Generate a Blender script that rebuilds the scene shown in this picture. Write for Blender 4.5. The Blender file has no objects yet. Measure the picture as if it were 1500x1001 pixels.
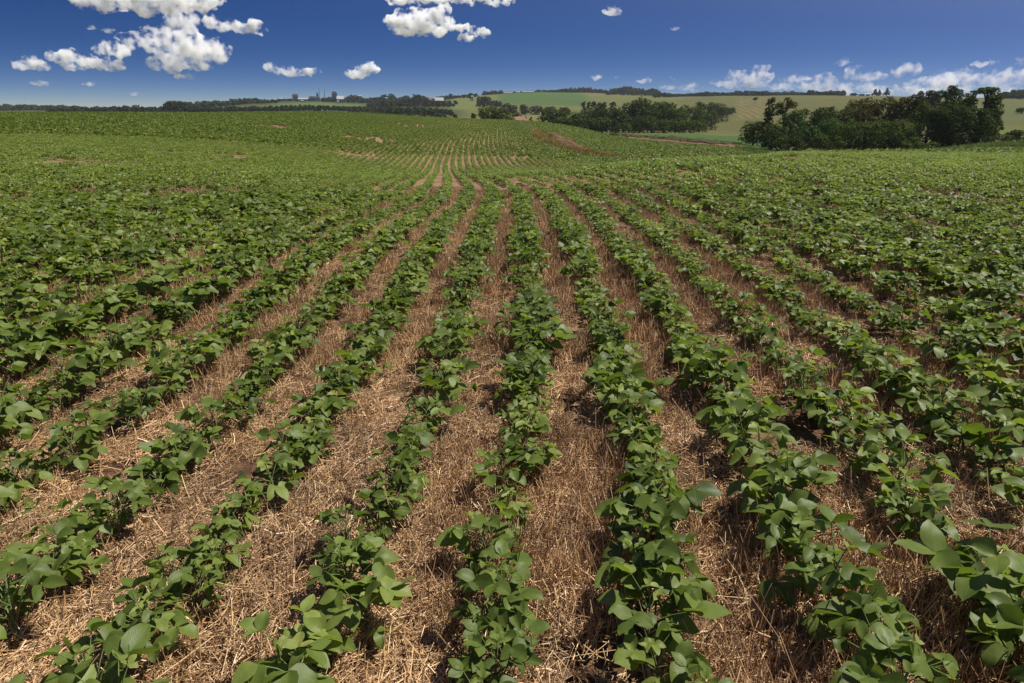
import bpy, bmesh, math, random
import numpy as np
from mathutils import Vector, Matrix

R = math.radians
scene = bpy.context.scene
COL = scene.collection
rng = np.random.default_rng(7)
random.seed(7)

# ------------------------------------------------------------------ camera
EYE = 1.5
PITCH = math.atan(0.3355)
cam_d = bpy.data.cameras.new("camera")
cam_d.lens = 24.0
cam_d.sensor_width = 36.0
cam_d.clip_start = 0.05
cam_d.clip_end = 60000.0
cam = bpy.data.objects.new("camera", cam_d)
cam.location = (0, 0, EYE)
cam.rotation_euler = (math.pi / 2 - PITCH, 0, 0)
COL.objects.link(cam)
scene.camera = cam

# ------------------------------------------------------------------ sky, sun, exposure
SUN_EL, SUN_AZ = R(60), R(78)          # azimuth measured from +Y (view direction) towards +X
world = bpy.data.worlds.new("World")
scene.world = world
world.use_nodes = True
wt = world.node_tree
wt.nodes.clear()
w_out = wt.nodes.new("ShaderNodeOutputWorld")
w_bg = wt.nodes.new("ShaderNodeBackground")
w_sky = wt.nodes.new("ShaderNodeTexSky")
w_sky.sky_type = 'NISHITA'
w_sky.sun_disc = False
w_sky.sun_elevation = SUN_EL
w_sky.sun_rotation = SUN_AZ
w_sky.altitude = 600
w_sky.air_density = 1.0
w_sky.dust_density = 2.0
w_sky.ozone_density = 2.5
w_tc = wt.nodes.new("ShaderNodeTexCoord")
w_map = wt.nodes.new("ShaderNodeMapping")
w_map.vector_type = 'VECTOR'
w_map.inputs['Scale'].default_value = (1, 1, 5.0)
w_map.vector_type = 'POINT'
w_map.inputs['Location'].default_value = (0, 0, 0.008)
w_hsv = wt.nodes.new("ShaderNodeHueSaturation")
w_hsv.inputs['Hue'].default_value = 0.513
w_hsv.inputs['Saturation'].default_value = 1.46
w_hsv.inputs['Value'].default_value = 1.04
wt.links.new(w_tc.outputs['Generated'], w_map.inputs['Vector'])
wt.links.new(w_map.outputs['Vector'], w_sky.inputs['Vector'])
wt.links.new(w_sky.outputs['Color'], w_hsv.inputs['Color'])
wt.links.new(w_hsv.outputs['Color'], w_bg.inputs['Color'])
w_bg.inputs['Strength'].default_value = 0.05
wt.links.new(w_bg.outputs['Background'], w_out.inputs['Surface'])

sun_d = bpy.data.lights.new("sun", 'SUN')
sun_d.energy = 4.8
sun_d.angle = R(0.5)
sun_d.color = (1.0, 0.95, 0.87)
sun = bpy.data.objects.new("sun", sun_d)
SV = Vector((math.cos(SUN_EL) * math.sin(SUN_AZ), math.cos(SUN_EL) * math.cos(SUN_AZ), math.sin(SUN_EL)))
sun.rotation_euler = (-SV).to_track_quat('-Z', 'Y').to_euler()
sun.location = SV * 200
COL.objects.link(sun)

scene.view_settings.view_transform = 'Standard'
scene.view_settings.look = 'None'
scene.view_settings.exposure = 0.6
scene.view_settings.gamma = 1.0
scene.render.engine = 'CYCLES'
cy = scene.cycles
cy.max_bounces = 16
cy.diffuse_bounces = 3
cy.glossy_bounces = 2
cy.transmission_bounces = 4
cy.volume_bounces = 8
cy.transparent_max_bounces = 8
cy.use_denoising = True
cy.sample_clamp_indirect = 4.0
cy.caustics_reflective = False
cy.caustics_refractive = False

# ------------------------------------------------------------------ helpers
CP, SP = math.cos(PITCH), math.sin(PITCH)


def ray(px, py):
    """azimuth and tan(elevation) of the line of sight through a point of the 1500 x 1001 photograph"""
    X = (px - 750.0) / 1000.0
    Y = -(py - 500.5) / 1000.0
    dy = CP + Y * SP
    dz = -SP + Y * CP
    return math.atan2(X, dy), dz / math.hypot(X, dy)


def project(x, y, z):
    zc = y * CP - (z - EYE) * SP
    yc = y * SP + (z - EYE) * CP
    zc = np.where(zc > 0.05, zc, 0.05)
    return 750 + 1000 * x / zc, 500.5 - 1000 * yc / zc


def tag(o, label=None, cat=None, group=None, kind=None):
    if label: o['label'] = label
    if cat: o['category'] = cat
    if group: o['group'] = group
    if kind: o['kind'] = kind
    return o


def thing(name, label, cat, loc=(0, 0, 0), rz=0.0, group=None):
    o = bpy.data.objects.new(name, None)
    o.empty_display_size = 0.2
    o.location = loc
    o.rotation_euler = (0, 0, rz)
    COL.objects.link(o)
    return tag(o, label, cat, group)


def link(name, me, mat=None, parent=None):
    if mat is not None and not me.materials:
        me.materials.append(mat)
    o = bpy.data.objects.new(name, me)
    COL.objects.link(o)
    if parent is not None:
        o.parent = parent
    return o


def mesh_np(name, V, F, smooth=True):
    """V (n,3); F (m,k) with constant k"""
    me = bpy.data.meshes.new(name)
    V = np.ascontiguousarray(V, dtype=np.float32)
    F = np.ascontiguousarray(F, dtype=np.int32)
    m, k = F.shape
    me.vertices.add(len(V)); me.vertices.foreach_set("co", V.ravel())
    me.loops.add(m * k); me.loops.foreach_set("vertex_index", F.ravel())
    me.polygons.add(m)
    me.polygons.foreach_set("loop_start", np.arange(0, m * k, k, dtype=np.int32))
    me.update(calc_edges=True)
    me.polygons.foreach_set("use_smooth", np.full(m, smooth, dtype=bool))
    return me


def face_attr(me, name, vals):
    a = me.attributes.new(name, 'FLOAT', 'FACE')
    a.data.foreach_set("value", np.asarray(vals, dtype=np.float32))


def point_attr(me, name, vals):
    vals = np.asarray(vals, dtype=np.float32)
    if vals.ndim == 1:
        a = me.attributes.new(name, 'FLOAT', 'POINT'); a.data.foreach_set("value", vals)
    else:
        a = me.attributes.new(name, 'FLOAT_VECTOR', 'POINT'); a.data.foreach_set("vector", vals.ravel())


def _hash(ix, iy, iz, seed):
    h = (ix.astype(np.int64) * 374761393 + iy.astype(np.int64) * 668265263 + iz.astype(np.int64) * 2147483647 + seed * 1442695041) & 0xFFFFFFFF
    h = ((h ^ (h >> 13)) * 1274126177) & 0xFFFFFFFF
    return ((h ^ (h >> 16)) & 0xFFFFFF) / float(0xFFFFFF)


def vnoise(x, y, z=None, seed=0):
    """value noise in 0..1"""
    x = np.asarray(x, float); y = np.asarray(y, float)
    z = np.zeros_like(x) if z is None else np.asarray(z, float)
    ix, iy, iz = np.floor(x), np.floor(y), np.floor(z)
    fx, fy, fz = x - ix, y - iy, z - iz
    fx, fy, fz = [f * f * (3 - 2 * f) for f in (fx, fy, fz)]
    flat = not np.any(z)
    out = 0
    for a in (0, 1):
        wx = fx if a else 1 - fx
        for b_ in (0, 1):
            wy = fy if b_ else 1 - fy
            for c in ((0,) if flat else (0, 1)):
                wz = 1 if flat else (fz if c else 1 - fz)
                out = out + wx * wy * wz * _hash(ix + a, iy + b_, iz + c, seed)
    return out


def fbm(x, y, z=None, seed=0, octv=4):
    s, a, t = 0, 1.0, 0
    for i in range(octv):
        k = 2.03 ** i
        s = s + a * vnoise(x * k, y * k, None if z is None else z * k, seed + i * 17)
        t += a; a *= 0.5
    return s / t


def pchip(xk, yk, x):
    xk = np.asarray(xk, float); yk = np.asarray(yk, float); x = np.asarray(x, float)
    h = np.diff(xk); d = np.diff(yk) / h
    m = np.zeros_like(yk)
    m[0], m[-1] = d[0], d[-1]
    for i in range(1, len(xk) - 1):
        if d[i - 1] * d[i] > 0:
            w1, w2 = 2 * h[i] + h[i - 1], h[i] + 2 * h[i - 1]
            m[i] = (w1 + w2) / (w1 / d[i - 1] + w2 / d[i])
    x = np.clip(x, xk[0], xk[-1])
    i = np.clip(np.searchsorted(xk, x) - 1, 0, len(h) - 1)
    t = (x - xk[i]) / h[i]
    return ((2 * t**3 - 3 * t**2 + 1) * yk[i] + (t**3 - 2 * t**2 + t) * h[i] * m[i]
            + (-2 * t**3 + 3 * t**2) * yk[i + 1] + (t**3 - t**2) * h[i] * m[i + 1])


# ------------------------------------------------------------------ materials
def new_mat(name):
    m = bpy.data.materials.new(name); m.use_nodes = True
    nt = m.node_tree; nt.nodes.clear()
    return m, nt, nt.nodes.new("ShaderNodeOutputMaterial")


def N(nt, t, **kw):
    n = nt.nodes.new(t)
    for k, v in kw.items():
        setattr(n, k, v)
    return n


def mixc(nt, fac, a, b_, mode='MIX'):
    n = N(nt, "ShaderNodeMix", data_type='RGBA', blend_type=mode)
    for sock, v in ((n.inputs[0], fac), (n.inputs[6], a), (n.inputs[7], b_)):
        if isinstance(v, bpy.types.NodeSocket): nt.links.new(v, sock)
        elif isinstance(v, (int, float)): sock.default_value = v
        else: sock.default_value = (*v, 1)
    return n.outputs[2]


def math_n(nt, op, a, b_=None, c=None, clamp=False):
    n = N(nt, "ShaderNodeMath", operation=op, use_clamp=clamp)
    for i, v in enumerate((a, b_, c)):
        if v is None: continue
        if isinstance(v, bpy.types.NodeSocket): nt.links.new(v, n.inputs[i])
        else: n.inputs[i].default_value = v
    return n.outputs[0]


def ramp(nt, fac, stops):
    n = N(nt, "ShaderNodeValToRGB")
    e = n.color_ramp.elements
    while len(e) < len(stops): e.new(0.5)
    for el, (p, c) in zip(e, stops):
        el.position = p; el.color = (*c, 1)
    nt.links.new(fac, n.inputs[0])
    return n.outputs[0]


def attr(nt, name, kind='GEOMETRY'):
    return N(nt, "ShaderNodeAttribute", attribute_name=name, attribute_type=kind)


def leaf_material(name, stops, trans=0.3, rough=0.42, spec=0.4, veins=False, trans_tint=(1.25, 1.35, 0.6), rnd=0.35):
    m, nt, out = new_mat(name)
    t = attr(nt, "tint").outputs['Fac']
    oi = N(nt, "ShaderNodeObjectInfo").outputs['Random']
    f = math_n(nt, 'ADD', math_n(nt, 'MULTIPLY', t, 1 - rnd), math_n(nt, 'MULTIPLY', oi, rnd))
    c = ramp(nt, f, stops)
    bump = None
    if veins:
        uv = N(nt, "ShaderNodeUVMap").outputs[0]
        sp = N(nt, "ShaderNodeSeparateXYZ"); nt.links.new(uv, sp.inputs[0])
        au = math_n(nt, 'ABSOLUTE', math_n(nt, 'SUBTRACT', sp.outputs[0], 0.5))
        mid = math_n(nt, 'LESS_THAN', au, 0.022)
        ph = math_n(nt, 'MULTIPLY', math_n(nt, 'SUBTRACT', sp.outputs[1], math_n(nt, 'MULTIPLY', au, 0.62)), 46.0)
        lat = math_n(nt, 'POWER', math_n(nt, 'ABSOLUTE', math_n(nt, 'COSINE', ph)), 14.0)
        v = math_n(nt, 'MAXIMUM', mid, math_n(nt, 'MULTIPLY', lat, 0.16))
        c = mixc(nt, math_n(nt, 'MULTIPLY', v, 0.32), c, (0.16, 0.26, 0.085))
        nz = N(nt, "ShaderNodeTexNoise"); nz.inputs['Scale'].default_value = 55
        nt.links.new(N(nt, "ShaderNodeTexCoord").outputs['Object'], nz.inputs['Vector'])
        c = mixc(nt, 0.35, c, mixc(nt, nz.outputs[0], (0.35, 0.35, 0.35), (1.3, 1.3, 1.2)), 'MULTIPLY')
        bp = N(nt, "ShaderNodeBump"); bp.inputs['Strength'].default_value = 0.4; bp.inputs['Distance'].default_value = 0.003
        hgt = math_n(nt, 'SUBTRACT', math_n(nt, 'MULTIPLY', nz.outputs[0], 0.5), v)
        nt.links.new(hgt, bp.inputs['Height']); bump = bp.outputs[0]
    p = N(nt, "ShaderNodeBsdfPrincipled")
    nt.links.new(c, p.inputs['Base Color'])
    p.inputs['Roughness'].default_value = rough
    p.inputs['Specular IOR Level'].default_value = spec
    tr = N(nt, "ShaderNodeBsdfTranslucent")
    nt.links.new(mixc(nt, 1.0, c, trans_tint, 'MULTIPLY'), tr.inputs['Color'])
    if bump is not None:
        nt.links.new(bump, p.inputs['Normal'])
    mx = N(nt, "ShaderNodeMixShader"); mx.inputs[0].default_value = trans
    nt.links.new(p.outputs[0], mx.inputs[1]); nt.links.new(tr.outputs[0], mx.inputs[2])
    nt.links.new(mx.outputs[0], out.inputs['Surface'])
    return m


def noise_mat(name, c1, c2, scale=3.0, rough=0.85, bump=0.3, spec=0.2, stretch=(1, 1, 1)):
    m, nt, out = new_mat(name)
    mp = N(nt, "ShaderNodeMapping"); mp.inputs['Scale'].default_value = stretch
    nt.links.new(N(nt, "ShaderNodeTexCoord").outputs['Object'], mp.inputs['Vector'])
    nz = N(nt, "ShaderNodeTexNoise"); nz.inputs['Scale'].default_value = scale; nz.inputs['Detail'].default_value = 5
    nt.links.new(mp.outputs[0], nz.inputs['Vector'])
    c = ramp(nt, nz.outputs[0], [(0.3, c1), (0.7, c2)])
    p = N(nt, "ShaderNodeBsdfPrincipled"); nt.links.new(c, p.inputs['Base Color'])
    p.inputs['Roughness'].default_value = rough; p.inputs['Specular IOR Level'].default_value = spec
    bp = N(nt, "ShaderNodeBump"); bp.inputs['Strength'].default_value = bump; bp.inputs['Distance'].default_value = 0.05
    nt.links.new(nz.outputs[0], bp.inputs['Height']); nt.links.new(bp.outputs[0], p.inputs['Normal'])
    nt.links.new(p.outputs[0], out.inputs['Surface'])
    return m


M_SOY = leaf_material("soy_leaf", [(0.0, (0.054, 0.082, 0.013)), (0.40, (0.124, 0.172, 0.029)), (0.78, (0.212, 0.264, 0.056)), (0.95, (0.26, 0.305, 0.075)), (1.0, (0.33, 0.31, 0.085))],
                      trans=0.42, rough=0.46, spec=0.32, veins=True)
M_SOYFAR = leaf_material("soy_leaf_far", [(0.0, (0.056, 0.088, 0.014)), (0.5, (0.108, 0.150, 0.023)), (1.0, (0.175, 0.215, 0.038))],
                         trans=0.3, rough=0.5, spec=0.25)
M_STEM = noise_mat("soy_stem", (0.09, 0.14, 0.04), (0.16, 0.19, 0.07), 40, 0.7, 0.1)
M_BARK = noise_mat("bark", (0.07, 0.055, 0.04), (0.17, 0.14, 0.11), 2.0, 0.9, 0.6, stretch=(3, 3, 0.6))
DARK = [(0.0, (0.022, 0.036, 0.008)), (0.5, (0.044, 0.066, 0.013)), (1.0, (0.090, 0.116, 0.022))]
M_TREE = {
    'dark': leaf_material("foliage_dark", DARK, 0.18, 0.8, 0.06, trans_tint=(1.2, 1.3, 0.6)),
    'green': leaf_material("foliage_green", [(0.0, (0.024, 0.048, 0.011)), (0.5, (0.045, 0.085, 0.018)), (1.0, (0.09, 0.125, 0.022))], 0.25, 0.75, 0.1),
    'olive': leaf_material("foliage_olive", [(0.0, (0.038, 0.040, 0.010)), (0.5, (0.068, 0.066, 0.016)), (1.0, (0.11, 0.10, 0.026))], 0.2, 0.8, 0.06),
    'yellow': leaf_material("foliage_yellow", [(0.0, (0.06, 0.085, 0.014)), (0.5, (0.10, 0.13, 0.02)), (1.0, (0.16, 0.18, 0.035))], 0.25, 0.55, 0.25),
    'brown': leaf_material("foliage_brown", [(0.0, (0.04, 0.028, 0.014)), (0.5, (0.075, 0.05, 0.022)), (1.0, (0.12, 0.08, 0.035))], 0.15, 0.6, 0.2),
    'far': leaf_material("foliage_far", [(0.0, (0.017, 0.027, 0.009)), (0.5, (0.030, 0.043, 0.013)), (1.0, (0.052, 0.068, 0.019))], 0.15, 0.85, 0.05),
}

# ------------------------------------------------------------------ terrain heights
DK = [0.5, 4, 7, 12.6, 21, 32, 50, 60, 73, 100, 150, 200, 260, 350, 480, 700, 1000, 1500, 2500, 4500, 9000]
COLS = [
    (-300, [0, 0, .1, .05, -.05, -.1, .0, .1, .25, .6, 1.3, 1.2, .4, -1, -3, -1, 1.5, 3, 8, 14, 20]),
    (0,    [0, 0, .1, .05, -.05, -.15, -.1, .0, .2, .6, 1.25, 1.2, .4, -1, -3, -1, 1.5, 4, 10, 16, 20]),
    (250,  [0, 0, .1, .02, -.15, -.5, -.6, -.4, -.15, .4, 1.2, 1.2, .4, -1, -3, -1, 3.5, 10, 16, 18, 20]),
    (450,  [0, 0, .1, -.03, -.4, -.95, -1.3, -1.1, -.75, -.1, .95, 1.45, 1.1, -1, -3, 1, 10.5, 23, 26, 24, 22]),
    (540,  [0, 0, .1, -.08, -.5, -1.25, -1.9, -1.65, -1.2, -.45, .75, 1.15, .4, -3, -5, 0, 8, 21, 26, 24, 22]),
    (600,  [0, 0, .1, -.1, -.5, -1.25, -2.0, -1.88, -1.5, -.75, .4, .45, -1, -4, -6, -1, 8, 22, 28, 26, 22]),
    (700,  [0, 0, .1, -.1, -.5, -1.25, -2.05, -1.95, -1.64, -1.0, -.05, -.5, -2, -5, -6, 0, 12, 34, 34, 26, 22]),
    (780,  [0, 0, .1, -.1, -.4, -1.25, -2.15, -2.1, -1.9, -1.3, -.55, -1.6, -3.6, -6, -5, 1.5, 13.5, 40, 36, 26, 22]),
    (850,  [0, 0, .1, -.08, -.3, -1.2, -2.4, -2.4, -2.3, -2.0, -1.9, -3.6, -5.6, -7, -5, 2, 14, 39, 36, 26, 22]),
    (900,  [0, 0, .08, -.05, -.2, -1.0, -2.4, -2.55, -2.6, -2.7, -3.3, -4.6, -5.9, -7, -5, 3, 15, 36, 36, 26, 22]),
    (1000, [0, 0, .05, 0, -.08, -.7, -2.0, -2.5, -2.85, -3.3, -4.1, -4.9, -5.8, -7, -4.5, 7, 20, 30, 30, 26, 22]),
    (1080, [0, 0, .05, 0, -.06, -.55, -1.7, -2.35, -2.9, -3.5, -4.5, -5.2, -6.2, -7, -3, 9, 22, 27, 28, 26, 22]),
    (1160, [0, 0, .05, 0, -.06, -.4, -1.2, -1.75, -2.6, -4.4, -5.4, -5.6, -6.2, -5.5, -1, 11, 22, 26, 28, 26, 22]),
    (1300, [0, 0, .05, 0, -.08, -.4, -1.1, -1.5, -2.3, -4.3, -5.4, -5.4, -5, -3.5, 2, 12.5, 20, 25, 28, 26, 22]),
    (1500, [0, 0, .05, 0, -.1, -.4, -1.0, -1.3, -1.7, -2.5, -4.4, -4.6, -4, -1.5, 3, 10.5, 16, 22, 26, 26, 22]),
    (1800, [0, 0, .05, 0, -.1, -.4, -1.0, -1.3, -1.7, -2.5, -4.2, -4.4, -4, -1.5, 3, 10, 15, 20, 26, 26, 22]),
]
col_az = np.array([ray(c[0], 190)[0] for c in COLS])
AZ_IN = np.arange(-44, 44.001, 0.115)
AZ_ALL = np.radians(np.concatenate([np.arange(-180, -44, 3.0), AZ_IN, np.arange(47, 180.1, 3.0)]))
dd = [0.5]
while dd[-1] < 9000:
    dd.append(dd[-1] * (1.011 if dd[-1] < 9 else 1.016 if dd[-1] < 200 else 1.013 if dd[-1] < 1700 else 1.04))
D_ALL = np.array(dd)
LD = np.log(D_ALL)
_rad = np.array([pchip(np.log(DK), z, LD) for _, z in COLS])            # columns x distances
_back = np.array([0.0] * 13 + [-2.0, -2, 0, 3, 5, 8, 10, 10])
_backz = pchip(np.log(DK), _back, LD)
caz = np.concatenate([[-math.pi, -2.2], col_az, [2.2, math.pi]])
_rad = np.vstack([_backz, _backz, _rad, _backz, _backz])
T = np.empty((len(D_ALL), len(AZ_ALL)))
for j in range(len(D_ALL)):
    T[j] = pchip(caz, _rad[:, j], AZ_ALL)
_D, _A = np.meshgrid(D_ALL, AZ_ALL, indexing='ij')
GX, GY = _D * np.sin(_A), _D * np.cos(_A)
far_w = np.clip((_D - 40) / 200, 0, 1)
T += far_w * (fbm(GX / 60, GY / 60, seed=5, octv=3) - 0.5) * np.clip(_D / 350, 0.15, 2.2)


def zmap(x, y):
    """bilinear lookup of the macro terrain"""
    x = np.asarray(x, float); y = np.asarray(y, float)
    az = np.arctan2(x, y); ld = np.log(np.clip(np.hypot(x, y), 0.5, 8900))
    i = np.clip(np.searchsorted(AZ_ALL, az) - 1, 0, len(AZ_ALL) - 2)
    j = np.clip(np.searchsorted(LD, ld) - 1, 0, len(LD) - 2)
    u = np.clip((az - AZ_ALL[i]) / (AZ_ALL[i + 1] - AZ_ALL[i]), 0, 1)
    v = np.clip((ld - LD[j]) / (LD[j + 1] - LD[j]), 0, 1)
    return (T[j, i] * (1 - u) * (1 - v) + T[j, i + 1] * u * (1 - v) + T[j + 1, i] * (1 - u) * v + T[j + 1, i + 1] * u * v)


def at(px, d):
    """ground point under photo column px at horizontal distance d"""
    az = ray(px, 180)[0]
    x, y = d * math.sin(az), d * math.cos(az)
    return x, y, float(zmap(x, y))


def ground_hit(px, py, dmin=1.2, dmax=900):
    """first ground point on a line of sight"""
    az, t = ray(px, py)
    d = np.exp(np.linspace(math.log(dmin), math.log(dmax), 3000))
    x, y = d * math.sin(az), d * math.cos(az)
    k = np.nonzero(EYE + d * t <= zmap(x, y))[0]
    k = k[0] if len(k) else len(d) - 1
    return float(x[k]), float(y[k]), float(zmap(x[k], y[k]))


# crop rows: u = x - bend(y), a row every half metre
BK = [-30, 0, 1.5, 3.75, 7, 12.6, 18, 21, 32, 50, 61, 73, 90, 105, 130, 160, 220, 400]
BV = [-1.6, .05, .2, .36, .40, .42, .10, -.20, -1.25, -2.95, -3.7, -4.4, -4.85, -5.1, -6.3, -8.2, -12, -24]
PITCH_ROW = 0.5


def bend(y):
    return pchip(BK, BV, y)


# how far the soybean field reaches in each direction
_sp = [(-400, 172), (0, 168), (300, 180), (450, 225), (540, 205), (600, 190), (700, 172), (800, 165), (850, 155), (900, 140), (1000, 122), (1080, 112), (1130, 76), (1300, 70), (1500, 92), (1900, 95)]
SA, SD = np.array([ray(p, 190)[0] for p, _ in _sp]), np.array([d for _, d in _sp], float)


def soy_reach(x, y):
    return np.interp(np.arctan2(x, y), SA, SD)


# thin or bare places in the crop, given where they lie on the ground
BARE = []
for px, py, rx, ry, s in [(128, 243, 62, 6, .95), (315, 290, 75, 7, .9), (395, 187, 34, 3, .97), (60, 196, 45, 3, .8), (470, 345, 35, 5, .6),
                          (40, 342, 30, 3, .4), (330, 232, 34, 4, .85), (250, 226, 36, 4, .8), (520, 228, 40, 4, .7), (1180, 300, 60, 5, .4), (510, 285, 60, 5, .4), (1340, 325, 60, 7, .5),
                          (1000, 262, 30, 3, .5), (1110, 245, 70, 3, .4), (1420, 300, 50, 5, .4), (780, 262, 50, 5, .35), (530, 205, 40, 3, .6),
                          (845, 268, 35, 4, .5), (1240, 240, 45, 3, .5), (900, 300, 30, 4, .4), (575, 182, 16, 2, .7),
                          (760, 226, 14, 8, .6), (610, 186, 30, 2.5, .5), (985, 235, 60, 5, .85), (1070, 235, 60, 5, .8), (1160, 235, 60, 4, .8), (1235, 233, 40, 3, .6)]:
    x, y, z = ground_hit(px, py)
    d = math.hypot(x, y)
    x2, y2, _ = ground_hit(px, py - ry); x1, y1, _ = ground_hit(px, py + ry)
    BARE.append((x, y, rx / 1056 * d, max(0.25, 0.5 * abs(math.hypot(x2, y2) - math.hypot(x1, y1))), s))


def bareness(x, y):
    b_ = np.zeros_like(x)
    n = (vnoise(x * 1.3, y * 1.3, seed=31) - 0.5) * 0.9
    for cx, cy_, rx, ry, s in BARE:
        az = math.atan2(cx, cy_)
        dx, dy = x - cx, y - cy_
        lat, rad = dx * math.cos(az) - dy * math.sin(az), dx * math.sin(az) + dy * math.cos(az)
        q = np.sqrt((lat / rx) ** 2 + (rad / min(ry, 16)) ** 2) + n
        b_ = np.maximum(b_, s * np.clip((1.15 - q) * 3, 0, 1))
    return b_


# ------------------------------------------------------------------ ground sheet
def build_ground():
    Z = T.copy()
    near = np.clip(1 - (_D - 14) / 16, 0, 1)
    near[_D < 0.5] = 0
    sel = near > 0
    u = GX - bend(GY)
    nz = np.zeros_like(Z)
    xs, ys = GX[sel], GY[sel]
    nz[sel] = ((fbm(xs * 1.6, ys * 1.6, seed=1, octv=3) - .5) * 0.05 + (fbm(xs * 9, ys * 9, seed=2, octv=3) - .5) * 0.045
               - np.clip(vnoise(xs * 3.1, ys * 3.1, seed=9) - .62, 0, 1) * 0.10)
    Z = Z + nz * near
    V = np.stack([GX, GY, Z], -1).reshape(-1, 3)
    nd, na = Z.shape
    idx = np.arange(nd * na).reshape(nd, na)
    F = np.stack([idx[:-1, :-1], idx[:-1, 1:], idx[1:, 1:], idx[1:, :-1]], -1).reshape(-1, 4)[:, ::-1]
    me = mesh_np("ground", V, F)
    # land use: red = crop floor, rgb colour for the rest
    x, y, d = GX.ravel(), GY.ravel(), _D.ravel()
    px, py = project(x, y, V[:, 2])
    reach = soy_reach(x, y) + 4
    soy = np.clip((reach - d) / 3, 0, 1) * np.ones_like(d)
    n1 = fbm(x / 55, y / 55, seed=21, octv=4); n2 = fbm(x / 14, y / 14, seed=22, octv=3)
    pasture = np.array([0.085, 0.095, 0.026]); lush = np.array([0.045, 0.085, 0.020]); tan = np.array([0.15, 0.125, 0.05]); dark = np.array([0.035, 0.05, 0.016])
    k = np.clip((n1 - .35) * 2.2, 0, 1)[:, None]
    C = (pasture * (1 - k) + tan * k * .45 + pasture * k * .55)
    def zone(mask, col, amt=1.0):
        nonlocal C
        m = (np.clip(mask, 0, 1) * amt)[:, None]
        C = C * (1 - m) + np.asarray(col) * m
    az = np.arctan2(x, y)
    A = lambda p: ray(p, 180)[0]
    band = lambda v, a, b_, s: np.clip((v - a) / s, 0, 1) * np.clip((b_ - v) / s, 0, 1)
    wob = (n2 - .5)
    # lush strip beyond the field on the right, before the woods
    zone(band(az, A(840), A(1170), .02) * band(d + wob * 14, 118, 262, 8), lush)
    # dark left slopes, woodland floor
    zone(band(az, A(-400), A(690), .02) * band(d, 330, 1400, 60), dark, .8)
    zone(band(az, A(-300), A(95), .02) * band(d, 330, 900, 50), lush * 1.3, .9)
    zone(band(az, A(395), A(545), .015) * band(d + wob * 30, 880, 1180, 20), [0.07, 0.10, 0.028], 1)
    zone(band(az, A(270), A(410), .015) * band(d + wob * 40, 800, 1100, 30), [0.075, 0.095, 0.03], .8)
    # far green hillside with the farm
    zone(band(az, A(722) , A(865), .012) * band(d + wob * 60 + (az - A(790)) * 900, 900, 1600, 30), [0.050, 0.088, 0.022])
    zone(band(az, A(655), A(735), .012) * band(d + wob * 40, 820, 1500, 40), [0.10, 0.115, 0.032])
    zone(band(az, A(640), A(800), .02) * band(d, 300, 640, 30), [0.14, 0.125, 0.038], .8)
    zone(band(az, A(835), A(880), .02) * band(d, 1250, 1500, 60), [0.15, 0.09, 0.05], .6)
    # pale pasture on the right hill with ploughed stripes
    zone(band(az, A(985), A(1560), .02) * band(d, 290, 1300, 40), [0.078, 0.078, 0.026], .85)
    zone(band(az, A(1000), A(1100), .02) * band(d, 280, 420, 20), [0.09, 0.082, 0.03], .6)
    s1 = az * 1056 + 0.22 * (d - 600)
    st = (np.sin(s1 * 0.62 + wob * 2) > 0.15) * 1.0
    zone(band(az, A(1072), A(1122), .008) * band(d + wob * 40, 470, 860, 25) * st, [0.17, 0.12, 0.055], .6)
    zone(band(az, A(1380), A(1560), .02) * band(d, 330, 620, 30), [0.07, 0.085, 0.03], .8)
    ca = me.attributes.new("land", 'FLOAT_COLOR', 'POINT')
    ca.data.foreach_set("color", np.concatenate([C, np.ones((len(C), 1))], 1).astype(np.float32).ravel())
    point_attr(me, "crop", soy)
    straw = np.clip((fbm(x * .55, y * .55, seed=41, octv=3) - .36) * 5, 0, 1)
    straw = np.clip(straw * np.clip(1.0 - (u.ravel() - 0.9) * .28, .30, 1) + 0.15 + np.clip((d - 14) / 20, 0, .5), 0, 1)
    point_attr(me, "straw", straw)
    m, nt, out = new_mat("ground")
    pos = N(nt, "ShaderNodeNewGeometry").outputs['Position']
    def nz_(scale, detail=4, rough=.6):
        n = N(nt, "ShaderNodeTexNoise"); n.inputs['Scale'].default_value = scale; n.inputs['Detail'].default_value = detail; n.inputs['Roughness'].default_value = rough
        nt.links.new(pos, n.inputs['Vector']); return n.outputs[0]
    soil = ramp(nt, nz_(14), [(0.3, (0.035, 0.016, 0.010)), (0.55, (0.075, 0.034, 0.021)), (0.8, (0.13, 0.065, 0.04))])
    litter = ramp(nt, nz_(60, 3, .75), [(0.32, (0.06, 0.033, 0.018)), (0.5, (0.21, 0.13, 0.068)), (0.68, (0.40, 0.27, 0.15))])
    k = math_n(nt, 'ADD', attr(nt, "straw").outputs['Fac'], math_n(nt, 'MULTIPLY', math_n(nt, 'SUBTRACT', nz_(5), .5), 1.6), clamp=True)
    floor = mixc(nt, k, soil, litter)
    land = attr(nt, "land").outputs['Color']
    land = mixc(nt, .6, land, mixc(nt, nz_(.045, 5, .65), (0.45, 0.5, 0.45), (1.5, 1.45, 1.4)), 'MULTIPLY')
    land = mixc(nt, .6, land, mixc(nt, nz_(.35, 6, .7), (0.45, 0.45, 0.4), (1.5, 1.5, 1.4)), 'MULTIPLY')
    c = mixc(nt, attr(nt, "crop").outputs['Fac'], land, floor)
    p = N(nt, "ShaderNodeBsdfPrincipled"); nt.links.new(c, p.inputs['Base Color'])
    p.inputs['Roughness'].default_value = .95; p.inputs['Specular IOR Level'].default_value = .1
    bp = N(nt, "ShaderNodeBump"); bp.inputs['Strength'].default_value = .7; bp.inputs['Distance'].default_value = .03
    nt.links.new(nz_(35, 5, .7), bp.inputs['Height']); nt.links.new(bp.outputs[0], p.inputs['Normal'])
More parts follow.
